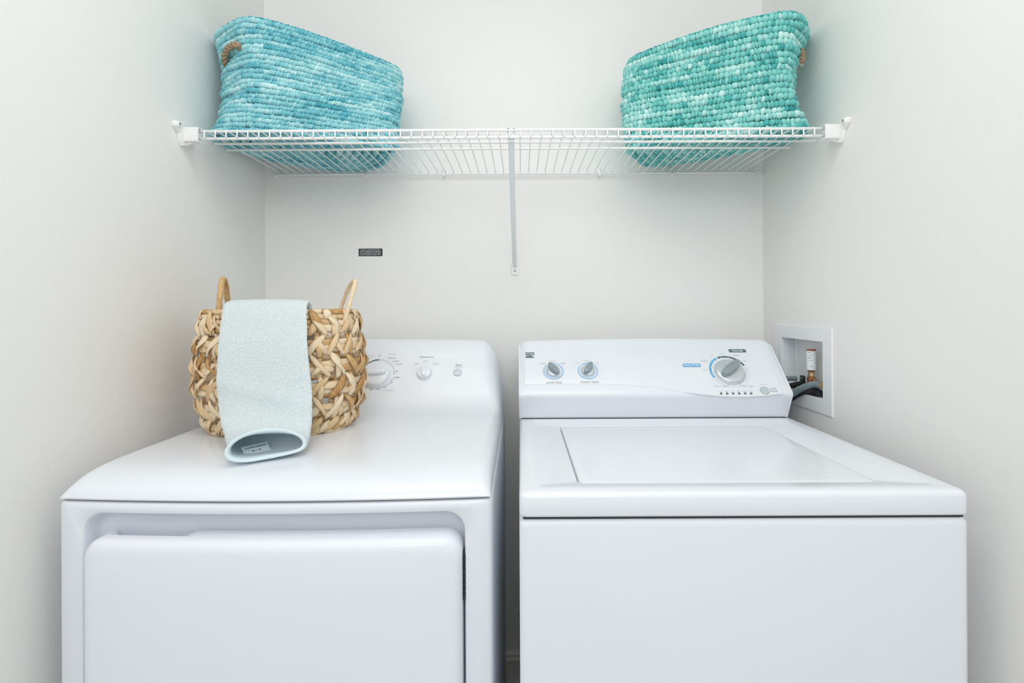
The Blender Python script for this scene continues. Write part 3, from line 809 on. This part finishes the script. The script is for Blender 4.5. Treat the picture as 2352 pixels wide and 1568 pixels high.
LB = [(-.640, 1.290), (-.490, 1.350), (-.352, 1.425), (-.352, 1.500), (-.455, 1.640), (-.600, 1.640), (-.715, 1.530), (-.768, 1.400), (-.733, 1.305)]
LM = [(-.612, 1.300), (-.480, 1.365), (-.340, 1.455), (-.352, 1.530), (-.460, 1.645), (-.600, 1.645), (-.705, 1.530), (-.752, 1.395), (-.688, 1.322)]
LT = [(-.622, 1.300, .688), (-.470, 1.390, .676), (-.345, 1.500, .662), (-.360, 1.560, .660), (-.470, 1.640, .665), (-.620, 1.640, .675), (-.740, 1.520, .683), (-.773, 1.395, .684), (-.712, 1.326, .688)]
lb, lp = coil_basket('turquoise coiled rag basket with a jute rope handle, on the shelf against the left wall', LB, LM, LT, 23, M_teal_l, 0.0070, 3, (-0.56, 1.47), 0.17)
RB = [(.655, 1.292), (.470, 1.365), (.308, 1.440), (.335, 1.545), (.400, 1.625), (.521, 1.560), (.628, 1.475), (.702, 1.395), (.695, 1.325)]
RM = [(.618, 1.300), (.470, 1.370), (.300, 1.455), (.325, 1.545), (.410, 1.640), (.535, 1.600), (.640, 1.510), (.690, 1.405), (.668, 1.335)]
RT = [(.625, 1.292, .690), (.465, 1.375, .688), (.315, 1.500, .680), (.340, 1.580, .678), (.420, 1.640, .680), (.550, 1.640, .682), (.670, 1.550, .685), (.733, 1.420, .686), (.706, 1.335, .688)]
rb, rp = coil_basket('sea-green coiled rag basket with puffed rows, on the shelf near the right wall', RB, RM, RT, 19, M_teal_r, 0.0105, 5, (0.52, 1.46), 0.34)

def rope_handle(pts, r, parent, seed=1):
    """three strands laid round one another"""
    P_ = catmull(pts, 90, closed=False); 
    tan = np.gradient(P_, axis=0); tan /= np.linalg.norm(tan, axis=1)[:, None]
    a = np.cross(tan, np.array([0.3, 0.9, 0.2])); a /= np.linalg.norm(a, axis=1)[:, None]; b = np.cross(tan, a)
    seg = np.concatenate([[0], np.cumsum(np.linalg.norm(np.diff(P_, axis=0), axis=1))])
    vs_ = []; fs = []; tone = []
    rng = np.random.RandomState(seed)
    for k in range(3):
        ph = seg/(r*5.0)*2*PI+2*PI*k/3
        c = P_+(a*np.cos(ph)[:, None]+b*np.sin(ph)[:, None])*r*0.52
        n0 = len(vs_)
        for i in range(len(c)):
            rr = r*0.58*(1+rng.normal(0, 0.05))
            for j in range(8):
                an = 2*PI*j/8; vs_.append(c[i]+(a[i]*math.cos(an)+b[i]*math.sin(an))*rr); tone.append(0.55+rng.normal(0, 0.12))
        for i in range(len(c)-1):
            for j in range(8): fs.append((n0+i*8+j, n0+i*8+(j+1) % 8, n0+(i+1)*8+(j+1) % 8, n0+(i+1)*8+j))
    o = mesh_obj('rope_handle', vs_, fs, M_jute, None, True, {'tone': tone}, 'brown jute rope handle')
    return kid(o, parent)
def pt(u, v, d): return tuple(V(*at_d(u, v, d)))
rope_handle([pt(527, 150, 1.375), pt(517, 146, 1.345), pt(516, 128, 1.328), pt(523, 112, 1.312), pt(536, 103, 1.300), pt(547, 105, 1.300), pt(553, 114, 1.325)], 0.0074, lb, 4)
rope_handle([tuple(V(.690, 1.360, .640)), tuple(V(.7035, 1.352, .637)), tuple(V(.7085, 1.353, .622)), tuple(V(.7055, 1.357, .607)), tuple(V(.690, 1.37, .598))], 0.0070, rb, 5)
for k in range(2):
    mb = MB(); c = V(.7035, 1.348+k*0.003, .609-k*0.002); n_ = 24
    pts = [c+Vector((0.0095*math.cos(2*PI*i/n_), 0.003*math.cos(2*PI*i/n_), 0.0095*math.sin(2*PI*i/n_))) for i in range(n_)]
    rings = []
    for i, p_ in enumerate(pts):
        rd = (p_-c).normalized(); rings.append([p_+(rd*math.cos(2*PI*j/6)+Vector((0, 1, 0))*math.sin(2*PI*j/6))*0.0011 for j in range(6)])
    rings.append(rings[0]); mb.loft(rings, False, False)
    kid(mb.obj('ring', M_chrome, label='chrome eyelet ring'), rb)

# ------------------------------------------------------------------ wicker basket on the dryer
DECK = -0.2650
wb = thing('wicker_basket', 'tan woven water hyacinth basket with two loop handles standing on the dryer', 'basket', loc=V(-0.535, 1.222, DECK))
BCX, BCD, BH = -0.5365, 1.224, 0.258
def prof_w(h):
    # half width and half depth at relative height h
    w_ = np.interp(h, [0, .12, .28, .45, .65, .85, 1.0], [.146, .158, .1705, .1745, .171, .163, .1555])
    return w_, w_*0.80
def S(th, h, off=0.0):
    w_, d_ = prof_w(h); n_ = 2.45
    sx, cy = math.sin(th), math.cos(th)
    x = math.copysign(abs(sx)**(2/n_), sx); y = math.copysign(abs(cy)**(2/n_), cy)
    nx, ny = x/ w_, y/d_
    L = math.hypot(nx, ny) or 1
    return V(BCX+w_*x+nx/L*off, BCD-d_*y-ny/L*off, DECK+0.003+BH*h)
def S_norm(th, h):
    p = S(th, h); q = S(th, h, 0.01); return (q-p).normalized()
def ribbon_geo(pts, norms, width, thick, rng, tip=0.55, roll=0.0):
    """flat dried leaf: lens section, folded a little along its middle, narrowing at the ends"""
    vs_ = []; fs = []; n_ = len(pts)
    for i in range(n_):
        t = (pts[min(i+1, n_-1)]-pts[max(i-1, 0)]).normalized()
        nn_ = (norms[i]-t*norms[i].dot(t)).normalized()
        nn_ = Matrix.Rotation(roll*math.sin(PI*i/(n_-1)*1.3), 3, t) @ nn_
        s_ = t.cross(nn_)
        u = i/(n_-1); w_ = width/2*(tip+(1-tip)*math.sin(PI*u)**0.6)*(1+rng.uniform(-.08, .08))
        for a, b in ((-1, -0.15), (-0.55, 0.65), (0, 0.9), (0.55, 0.65), (1, -0.15), (0.35, -0.75), (-0.35, -0.75)):
            vs_.append(pts[i]+s_*a*w_+nn_*(b*thick+rng.uniform(-.0003, .0003)))
    k_ = 7
    for i in range(n_-1):
        for j in range(k_): fs.append((i*k_+j, i*k_+(j+1) % k_, (i+1)*k_+(j+1) % k_, (i+1)*k_+j))
    fs.append(tuple(range(k_))[::-1]); fs.append(tuple(range((n_-1)*k_, n_*k_)))
    return vs_, fs
back_mb = MB()
def strip(th0, h0, th1, h1, offs, width, thick=0.0022, tip=0.6, roll=0.0, n_=8, bend=0.0, name='strip'):
    rng = random.Random(int((th0*1000+h0*777+th1*31+h1*17)*100) & 0xffff)
    pts = []; nr = []
    for i in range(n_):
        u = i/(n_-1); th = th0+(th1-th0)*u+bend*math.sin(PI*u); h = h0+(h1-h0)*u
        off = np.interp(u, np.linspace(0, 1, len(offs)), offs)
        pts.append(S(th, min(1.0, max(0.0, h)), off)); nr.append(S_norm(th, min(1, max(0, h))))
    vs_, fs = ribbon_geo(pts, nr, width, thick, rng, tip, roll)
    mid_ = ((th0+th1)/2+PI) % (2*PI)-PI
    if abs(mid_) < math.radians(112):
        o = mesh_obj(name, vs_, fs, M_strip); kid(o, wb); return o
    back_mb.add(vs_, fs)
R_ = random.Random(11)
NS = 22
bands = [0.035, 0.20, 0.37, 0.54, 0.71, 0.87]
hexo = 0.5
for j, h in enumerate(bands):                 # horizontal strips, in lengths that tuck under one another
    for lay in (0, 1):
        n_seg = 10; ph = R_.uniform(0, 6)
        for k in range(n_seg):
            a0 = ph+2*PI*k/n_seg; a1 = a0+2*PI/n_seg*1.10
            a0 = (a0+PI) % (2*PI)-PI; a1 = a0+2*PI/n_seg*1.10
            hh_ = h+(lay-0.5)*0.042+R_.uniform(-.004, .004)
            strip(a0, hh_, a1, hh_+R_.uniform(-.006, .006), [-.003, .0005, .0015, .001, -.003], 0.0165, 0.0018, 0.7, R_.uniform(-.4, .4), 9)
hl = [0.0, .115, .285, .455, .625, .79, .95]
for i in range(NS):                            # upright strips going over and under the bands
    th = -PI+2*PI*(i+0.5)/NS
    for j in range(6):
        s_ = 1 if (i+j) % 2 else -1
        w_ = R_.uniform(.0135, .0185)
        strip(th+R_.uniform(-.012, .012), hl[j]-0.012, th+R_.uniform(-.02, .02), hl[j+1]+0.012, [-.001, .0045*s_+.001, .0055*s_+.001, .0045*s_+.001, -.001], w_, .0017, .70, R_.uniform(-.4, .4))
        # slanting strips crossing beside each upright
        dth = 2*PI/NS
        sg = 1 if (j % 2 == 0) else -1
        if R_.random() < 0.12: sg = -sg
        strip(th-sg*dth*R_.uniform(.46, .60), hl[j]+R_.uniform(-.005, .02), th+sg*dth*R_.uniform(.30, .46), hl[j+1]+R_.uniform(.0, .03), [.0005, .0055, .0085, .0065, .001],
              R_.uniform(.0120, .0185), .0019, .42, R_.uniform(-.8, .8), 9, R_.uniform(-.05, .05))
        if R_.random() < 0.42:
            strip(th+sg*dth*R_.uniform(.40, .55), hl[j]+R_.uniform(.0, .03), th+sg*dth*R_.uniform(-.12, .05), hl[j]+R_.uniform(.11, .15), [.0005, .0060, .0080, .0060, .001],
                  R_.uniform(.0110, .0160), .0019, .35, R_.uniform(-.8, .8), 8, R_.uniform(-.04, .04))
# rolled rim and the strips wound over it
for k in range(8):
    a0 = -PI+2*PI*k/8
    strip(a0, 0.985, a0+2*PI/8*1.08, 0.985, [-.002, .001, .001, -.002], 0.0125, 0.0042, .85, 0, 10)
    strip(a0+.3, 0.945, a0+.3+2*PI/8*1.08, 0.945, [-.002, .0015, .0015, -.002], 0.0125, 0.0030, .85, 0, 10)
for k in range(30):
    th = -PI+2*PI*(k+.3)/30+R_.uniform(-.03, .03)
    if k % 3 == 0:
        strip(th-.05, 1.0, th+R_.uniform(.02, .10), R_.uniform(.80, .84), [.0035, .008, .008, .006, .002], R_.uniform(.017, .021), .0022, .45, R_.uniform(-.3, .3))
    elif k % 3 == 1:
        strip(th, 1.0, th+R_.uniform(-.03, .03), R_.uniform(.915, .93), [.003, .0065, .0065, .002], R_.uniform(.016, .020), .0022, .7, 0)
# bottom edge: folded-over ends
for k in range(26):
    th = -PI+2*PI*(k+.6)/26+R_.uniform(-.04, .04)
    strip(th-.08, 0.0, th+R_.uniform(.03, .11), R_.uniform(.08, .12), [.001, .005, .0055, .002], R_.uniform(.012, .017), .0024, .5, R_.uniform(-.3, .3), 7)
ob = kid(back_mb.obj('back_weave', M_strip, sharp=0), wb); ob['kind'] = 'stuff'
mb = MB(); mb.loft([[S(2*PI*k/48, 0.0, -0.004) for k in range(48)], [S(2*PI*k/48, 0.0, -0.004)+Vector((0, 0, 0.004)) for k in range(48)]])
kid(mb.obj('base', M_strip, sharp=30), wb)
def wrapped_handle(ctrl, r, label=None):
    P_ = catmull([tuple(V(*c)) for c in ctrl], 66, closed=False); mb = MB(); rad = []
    rr2 = random.Random(3)
    k_ = [rr2.uniform(.92, 1.12) for _ in range(20)]
    for i in range(66):
        u = (i % 6)/6; rad.append(r*k_[i//6]*(0.86+0.20*u))
    mb.tube([Vector(p) for p in P_], rad, 10)
    return kid(mb.obj('handle', M_strip, sharp=0), wb)
wrapped_handle([(-.642, 1.160, -.035), (-.6475, 1.163, -.004), (-.6485, 1.170, .030), (-.655, 1.188, .058), (-.663, 1.212, .0655), (-.671, 1.236, .050), (-.676, 1.250, .015), (-.674, 1.256, -.010), (-.672, 1.256, -.04)], 0.0062)
wrapped_handle([(-.384, 1.175, -.035), (-.376, 1.175, -.008), (-.3690, 1.182, .022), (-.3650, 1.190, .045), (-.3665, 1.203, .0590), (-.376, 1.220, .0600), (-.391, 1.238, .048), (-.407, 1.252, .022), (-.417, 1.256, -.004), (-.418, 1.256, -.03)], 0.0052)
# thin dark tag hanging on the left side
mb = MB()
xa = -.716
mb.loft([[V(xa+a, 1.235+d, z) for a, d in ((-.0007, -.004), (.0007, -.004), (.0007, .028), (-.0007, .028))] for a0_, z in ((0, -.128), (0, -.062))])
g = kid(mb.obj('hang_tag', M_label, smooth=False, label='thin dark hang tag'), wb)

# ------------------------------------------------------------------ folded cloth over the basket rim
towel = thing('towel', 'pale aqua terry towel folded over the front rim of the wicker basket', 'towel', loc=V(-0.50, 1.05, DECK))
# centre line: x, d, z, half width, half thickness
TP = [(-.5150, 1.136, -.120, .080, .0055), (-.5150, 1.132, -.070, .081, .0055), (-.5150, 1.129, -.020, .082, .0055), (-.5140, 1.122, .0050, .0825, .0055), (-.5135, 1.106, .0125, .083, .0058),
      (-.5125, 1.090, .0060, .0835, .006), (-.5105, 1.079, -.012, .0845, .006), (-.5080, 1.070, -.045, .0860, .0062), (-.5050, 1.062, -.085, .0880, .0066), (-.5020, 1.057, -.125, .0900, .0072), (-.4975, 1.053, -.165, .0915, .0080),
      (-.4930, 1.047, -.196, .0905, .0095), (-.4860, 1.034, -.221, .0860, .0120), (-.4740, 1.012, -.2400, .0780, .0160), (-.4580, .980, -.2445, .0670, .0190), (-.4465, .955, -.2430, .0590, .0215), (-.4400, .938, -.2420, .0555, .0230)]
TPs = catmull(TP, 260, closed=False)
def towel_ring(i, shrink=0.0, NR=72):
    x, d, z, hw, ht = TPs[i]; i0, i1 = max(0, i-1), min(len(TPs)-1, i+1)
    tan = Vector((0, TPs[i1][1]-TPs[i0][1], TPs[i1][2]-TPs[i0][2])).normalized()
    nrm = Vector((0, tan.z, -tan.y))        # outward: towards the camera while hanging, up while lying
    if nrm.y > 0 and abs(tan.z) > .5 and i > 86: nrm = -nrm
    u = i/(len(TPs)-1); end = max(0, (u-0.80)/0.20)
    pts = []
    for k in range(NR):
        a = 2*PI*k/NR; cx = math.cos(a); sy = math.sin(a)
        px = math.copysign(abs(cx)**0.80, cx)*(hw-shrink)
        py = math.copysign(abs(sy)**(0.62+0.30*end), sy)*(ht-shrink)
        t_ = px/hw
        if end > 0:
            if sy < 0: py += end*ht*0.22*max(0, (1-t_*t_))*(1+0.9*t_)       # lower layer sags upward in the middle
            else: py = py+end*ht*0.42*(1-t_*t_)*(1-0.25*t_)
            py -= 0
        skew = end*0.55*px                                # the left end lies nearer the viewer
        off = nrm*py
        pts.append(Vector((x+px, d-DW+skew+off.y, z+CZ+off.z)))
    return pts
import mathutils.noise as mn
def cloth_n(v, sc, amp): return mn.noise(v*sc)*amp
NRr = 220
NL = len(TPs)
rings = []
for i in range(NL):
    r = towel_ring(i, 0, NRr); c = sum(r, Vector())/len(r); r2 = []
    u = i/(NL-1)
    for p in r:
        q = p.copy(); dirn = (q-c); dirn.normalize()
        amp = 0.0022*(1 if 0.25 < u < 0.93 else 0.3)
        q += Vector((0, -1, 0.15))*cloth_n(q, 14, amp)+dirn*cloth_n(q, 330, 0.0012 if u < 0.90 else 0.0002)
        # soft slanting swag low on the cloth
        h_ = q.z-CZ+0.165+0.25*(q.x+.5)
        if 0.3 < u < 0.85: q.y -= 0.0035*math.exp(-(h_/0.018)**2)
        q.z = max(q.z, CZ+DECK+0.0015 if q.y+DW < 1.075 else -9)
        r2.append(q)
    rings.append(r2)
inner = []
for i in range(NL-1, NL-72, -1):
    rr3 = towel_ring(i, 0.0042, NRr)
    inner.append([Vector((p.x, p.y, max(p.z, CZ+DECK+0.0035))) for p in rr3])
mb = MB(); mb.loft(rings+inner, True, True)
kid(mb.obj('cloth', M_towel, sharp=0), towel)
# hem: a rolled smooth band round the opening
def hem_rings():
    out = []
    c1 = rings[NL-1]; c0 = rings[NL-19]
    i1_ = inner[0]
    out.append([a+(a-b).normalized()*-0.0002 for a, b in zip(c0, c1)])
    cen0 = sum(c0, Vector())/NRr; cen1 = sum(c1, Vector())/NRr
    def push(r, c, am): return [Vector((q.x, q.y, max(q.z, CZ+DECK+0.0008))) for q in [p+(p-c).normalized()*am for p in r]]
    out = [push(rings[NL-22], sum(rings[NL-22], Vector())/NRr, 0.0002), push(rings[NL-19], cen0, 0.0014), push(rings[NL-11], sum(rings[NL-11], Vector())/NRr, 0.0019), push(rings[NL-4], cen1, 0.0017)]
    fwd = Vector((0, -0.0022, 0)); out.append([p+fwd for p in push(c1, cen1, 0.0008)])
    out.append([p+fwd*1.2 for p in push(c1, cen1, -0.0018)])
    out.append([p+fwd*0.7 for p in push(i1_, cen1, -0.0006)])
    out.append(push(inner[6], sum(inner[6], Vector())/NRr, -0.0008)); out.append(push(inner[17], sum(inner[17], Vector())/NRr, -0.0006))
    return out
mb = MB(); mb.loft(hem_rings(), False, False); kid(mb.obj('hem', M_hem, sharp=0), towel)
# sewn-in care tag inside the opening
tg = [V(*at_d(u, v, d)) for u, v, d in ((563, 1047, .955), (623, 1033, .985), (621, 1012, 1.005), (563, 1026, .975))]
ex = (tg[1]-tg[0]).normalized(); ey = (tg[3]-tg[0]); ey = (ey-ex*ey.dot(ex)).normalized(); ez = ex.cross(ey)
W_ = (tg[1]-tg[0]).length; H_ = (tg[3]-tg[0]).length
Mt = Matrix.Translation(tg[0]) @ Matrix((ex, ey, ez)).transposed().to_4x4()
mb = MB(); rr_ = [(W_*(a+.5), H_*(b+.5)) for a, b in ((-.5, -.5), (0, -.5), (.5, -.5), (.5, .5), (0, .5), (-.5, .5))]
mb.loft([[Mt @ Vector((a, b, c)) for a, b in rr_] for c in (-0.0005, 0.0)])
kid(mb.obj('care_tag', M_tag, smooth=False), towel)
mb = MB(); Mf = Mt @ Matrix.Translation((W_*0.50, H_*0.74, 0.0004)) @ Matrix.Rotation(PI, 4, 'Z')
put_w(mb, 'HOSPITALITY', Mf, W_*0.84, bold=0.02); kid(mb.obj('printed_word', M_tagink, smooth=False), towel)
mb = MB(); Mk = Mt @ Matrix.Translation((W_*0.5, H_*0.33, 0.0004)); L_ = W_*0.36
flat_poly(mb, Mk, [(-L_/2, -.0003), (L_*0.2, -.0003), (L_*0.2, .0003), (-L_/2, .0003)])
flat_poly(mb, Mk, [(-L_/2, -.0013), (-L_/2+.0035, -.0013), (-L_/2+.0035, .0013), (-L_/2, .0013)])
arc_band(mb, Mk @ Matrix.Translation((L_*0.33, 0, 0)), .0010, .0020, 0, 360, 16)
kid(mb.obj('key_emblem', M_tagink, smooth=False), towel)

# ------------------------------------------------------------------ washing machine outlet box
ob_ = thing('outlet_box', 'white plastic recessed washer outlet box in the right wall behind the washer', 'outlet box', loc=V(XR, 1.44, HZ0))
ocd, oz = (HD0+HD1)/2, (HZ0+HZ1)/2
FD0, FD1, FZ0, FZ1 = 1.297, 1.587, -0.2685, -0.0535
def yz_rect(x, d0, d1, z0, z1): return [V(x, d0, z0), V(x, d1, z0), V(x, d1, z1), V(x, d0, z1)]
mb = MB()
mb.loft([yz_rect(XR-0.0002, FD0, FD1, FZ0, FZ1), yz_rect(XR-0.0030, FD0, FD1, FZ0, FZ1), yz_rect(XR-0.0042, FD0+.0015, FD1-.0015, FZ0+.0015, FZ1-.0015),
         yz_rect(XR-0.0042, HD0-.001, HD1+.001, HZ0-.001, HZ1+.001), yz_rect(XR-0.0034, HD0, HD1, HZ0, HZ1),
         yz_rect(XR+0.036, HD0, HD1-.001, HZ0, HZ1)], False, False)
kid(mb.obj('frame', M_boxp, smooth=False), ob_)
mb = MB(); mb.box(V(XR+0.036, HD0-0.002, HZ0-0.002), V(XR+0.038, HD1+0.002, HZ1+0.002))
kid(mb.obj('back_panel', M_boxp, smooth=False), ob_)
mb = MB(); mb.box(V(XR+0.030, HD1-0.020, HZ0+0.001), V(XR+0.036, HD1-0.012, HZ1-0.001))
kid(mb.obj('rib', M_boxp, smooth=False), ob_)
XA = XR+0.012
# water hammer arrestor with its paper label on the shut-off valve
ax, ad, az = at_x(1863.5, 870, XA)
va = thing('shutoff_valve', 'copper shut-off valve with black handle inside the outlet box', 'valve', loc=V(ax, ad, az))
def cyl(mb, c, r, h, axis='Z', n=20, bev=0.15):
    M_ = Matrix.Translation(c)
    if axis == 'Y': M_ = M_ @ Matrix.Rotation(-PI/2, 4, 'X')
    if axis == 'X': M_ = M_ @ Matrix.Rotation(PI/2, 4, 'Y')
    mb.lathe([(r*(1-bev), 0), (r, h*0.06), (r, h*0.94), (r*(1-bev), h)], M_, n)
z_ = lambda v: at_x(1863, v, XA)[2]
mb = MB(); M_ = Matrix.Translation(V(XA, ad, z_(853)))
mb.lathe([(0.0065, 0), (0.0112, 0.004), (0.0115, 0.008), (0.0115, z_(803)-z_(853)), (0.0100, z_(801.5)-z_(853)), (0.004, z_(801)-z_(853))], M_, 28)
arr = thing('water_hammer_arrestor', 'small upright copper cylinder with white printed label in the outlet box', 'pipe fitting', loc=V(XA, ad, z_(853)))
kid(mb.obj('body', M_copper), arr)
# label wraps the viewer-facing half
mb = MB(); vs_ = []; ll = []
for k in range(15):
    a = math.radians(-215+ 165*k/14)
    for zz in (z_(849), z_(805.5)): vs_.append(V(XA, ad, 0)+Vector((0.0118*math.cos(a), 0.0118*math.sin(a), zz)))
mb.add(vs_, [(2*k, 2*k+2, 2*k+3, 2*k+1) for k in range(14)])
kid(mb.obj('paper_label', M_white_ink, sharp=0), arr)
for zz, a0, a1, hh2 in ((809, -150, -128, .0016), (816, -150, -110, .0008), (821, -155, -118, .0010), (827, -150, -105, .0006), (840, -125, -100, .0012)):
    mb = MB(); vs_ = []
    for k in range(5):
        a = math.radians(a0+(a1-a0)*k/4)
        for e in (-hh2/2, hh2/2): vs_.append(V(XA, ad, z_(zz)+e)+Vector((0.0120*math.cos(a), 0.0120*math.sin(a), 0)))
    mb.add(vs_, [(2*k, 2*k+2, 2*k+3, 2*k+1) for k in range(4)])
    kid(mb.obj('printed_line', M_inkdark, smooth=False), arr)
mb = MB(); cyl(mb, V(XA, ad, z_(864)), 0.0088, z_(853.5)-z_(864), n=8); kid(mb.obj('brass_collar', M_brass, sharp=30), va)
mb = MB(); cyl(mb, V(XA, ad, z_(878.5)), 0.0098, z_(864.2)-z_(878.5), n=18); cyl(mb, V(XA, ad-0.020, z_(871)), 0.0055, 0.034, 'Y', 14); kid(mb.obj('valve_body', M_copper, sharp=30), va)
mb = MB(); cyl(mb, V(XA-0.002, ad-0.0235, z_(871.5)), 0.0030, 0.004, 'Y', 14); kid(mb.obj('screw', M_screw), va)
# lever
hx, hd, hz = at_x(1843.5, 869.5, XR-0.004)
mb = MB(); pts = rrect(0.0135, 0.0082, 0.003, 4, 3)
mb.loft([[V(hx-0.004+0.25*a, hd+a, hz+b) for a, b in pts], [V(hx+0.004+0.25*a, hd+a, hz+b) for a, b in pts]])
kid(mb.obj('lever', M_black, sharp=30, label='black plastic lever'), va)
mb = MB(); cyl(mb, V(hx-0.0045, hd, hz+0.0015), 0.0022, 0.0015, 'X', 12); kid(mb.obj('screw', M_chrome), va)

def hose(name, label, pts, r, m, ribs=False, grp=None, extra=None, cat='hose'):
    P_ = catmull(pts, 160 if ribs else 60, closed=False); rad = r
    if ribs: rad = [r*(1.0 if (i//2) % 2 else 0.86) for i in range(len(P_))]
    t = thing(name, label, cat, grp, loc=Vector(P_[0]))
    mb = MB(); mb.tube([Vector(p) for p in P_], rad, 16); kid(mb.obj('tube', m, sharp=30 if ribs else 0), t)
    if extra: extra(t)
    return t
def px_(u, v, x): return tuple(V(*at_x(u, v, x)))
g_ = 'hoses in the outlet box'
def brass_end(u, v, x, dirx=1):
    def f(t):
        p = Vector(px_(u, v, x)); mb = MB(); cyl(mb, p+Vector((0, -0.003, 0)), 0.0085, 0.010, 'Y', 8); kid(mb.obj('coupling', M_brass, sharp=20), t)
    return f
hose('supply_hose', 'smooth grey supply hose, upper one, reaching the black lever', [px_(1829, 869, .752), px_(1815, 868.5, .742), px_(1800, 870, .728), tuple(V(.716, 1.50, -.215)), tuple(V(.712, 1.56, -.260)), tuple(V(.712, 1.60, -.36)), tuple(V(.712, 1.61, -.60))], 0.0068, M_hose, grp=None)
hose('supply_hose', 'shiny grey supply hose, lower one, with brass end crossing the box opening', [px_(1884, 884, .759), px_(1868, 883, .752), px_(1850, 888, .741), px_(1832, 896, .731), px_(1815, 906, .722), tuple(V(.706, 1.53, -.262)), tuple(V(.700, 1.585, -.31)), tuple(V(.700, 1.61, -.45)), tuple(V(.700, 1.61, -.60))], 0.0086, M_hose, extra=brass_end(1889, 885, .762))
hose('drain_hose', 'black ribbed drain hose curving down in the outlet box', [px_(1892, 921, .768), px_(1880, 905, .762), px_(1866, 899, .757), px_(1846, 900, .752), px_(1822, 908, .745), tuple(V(.733, 1.53, -.275)), tuple(V(.730, 1.60, -.33)), tuple(V(.730, 1.62, -.60))], 0.0125, M_black, True)
hose('ribbed_hose', 'dark ribbed hose behind the grey supply hoses in the outlet box', [px_(1852, 885, .764), px_(1838, 882, .757), px_(1822, 885, .748), px_(1806, 891, .738), tuple(V(.722, 1.55, -.27)), tuple(V(.718, 1.63, -.35)), tuple(V(.718, 1.635, -.60))], 0.0080, M_black, True)
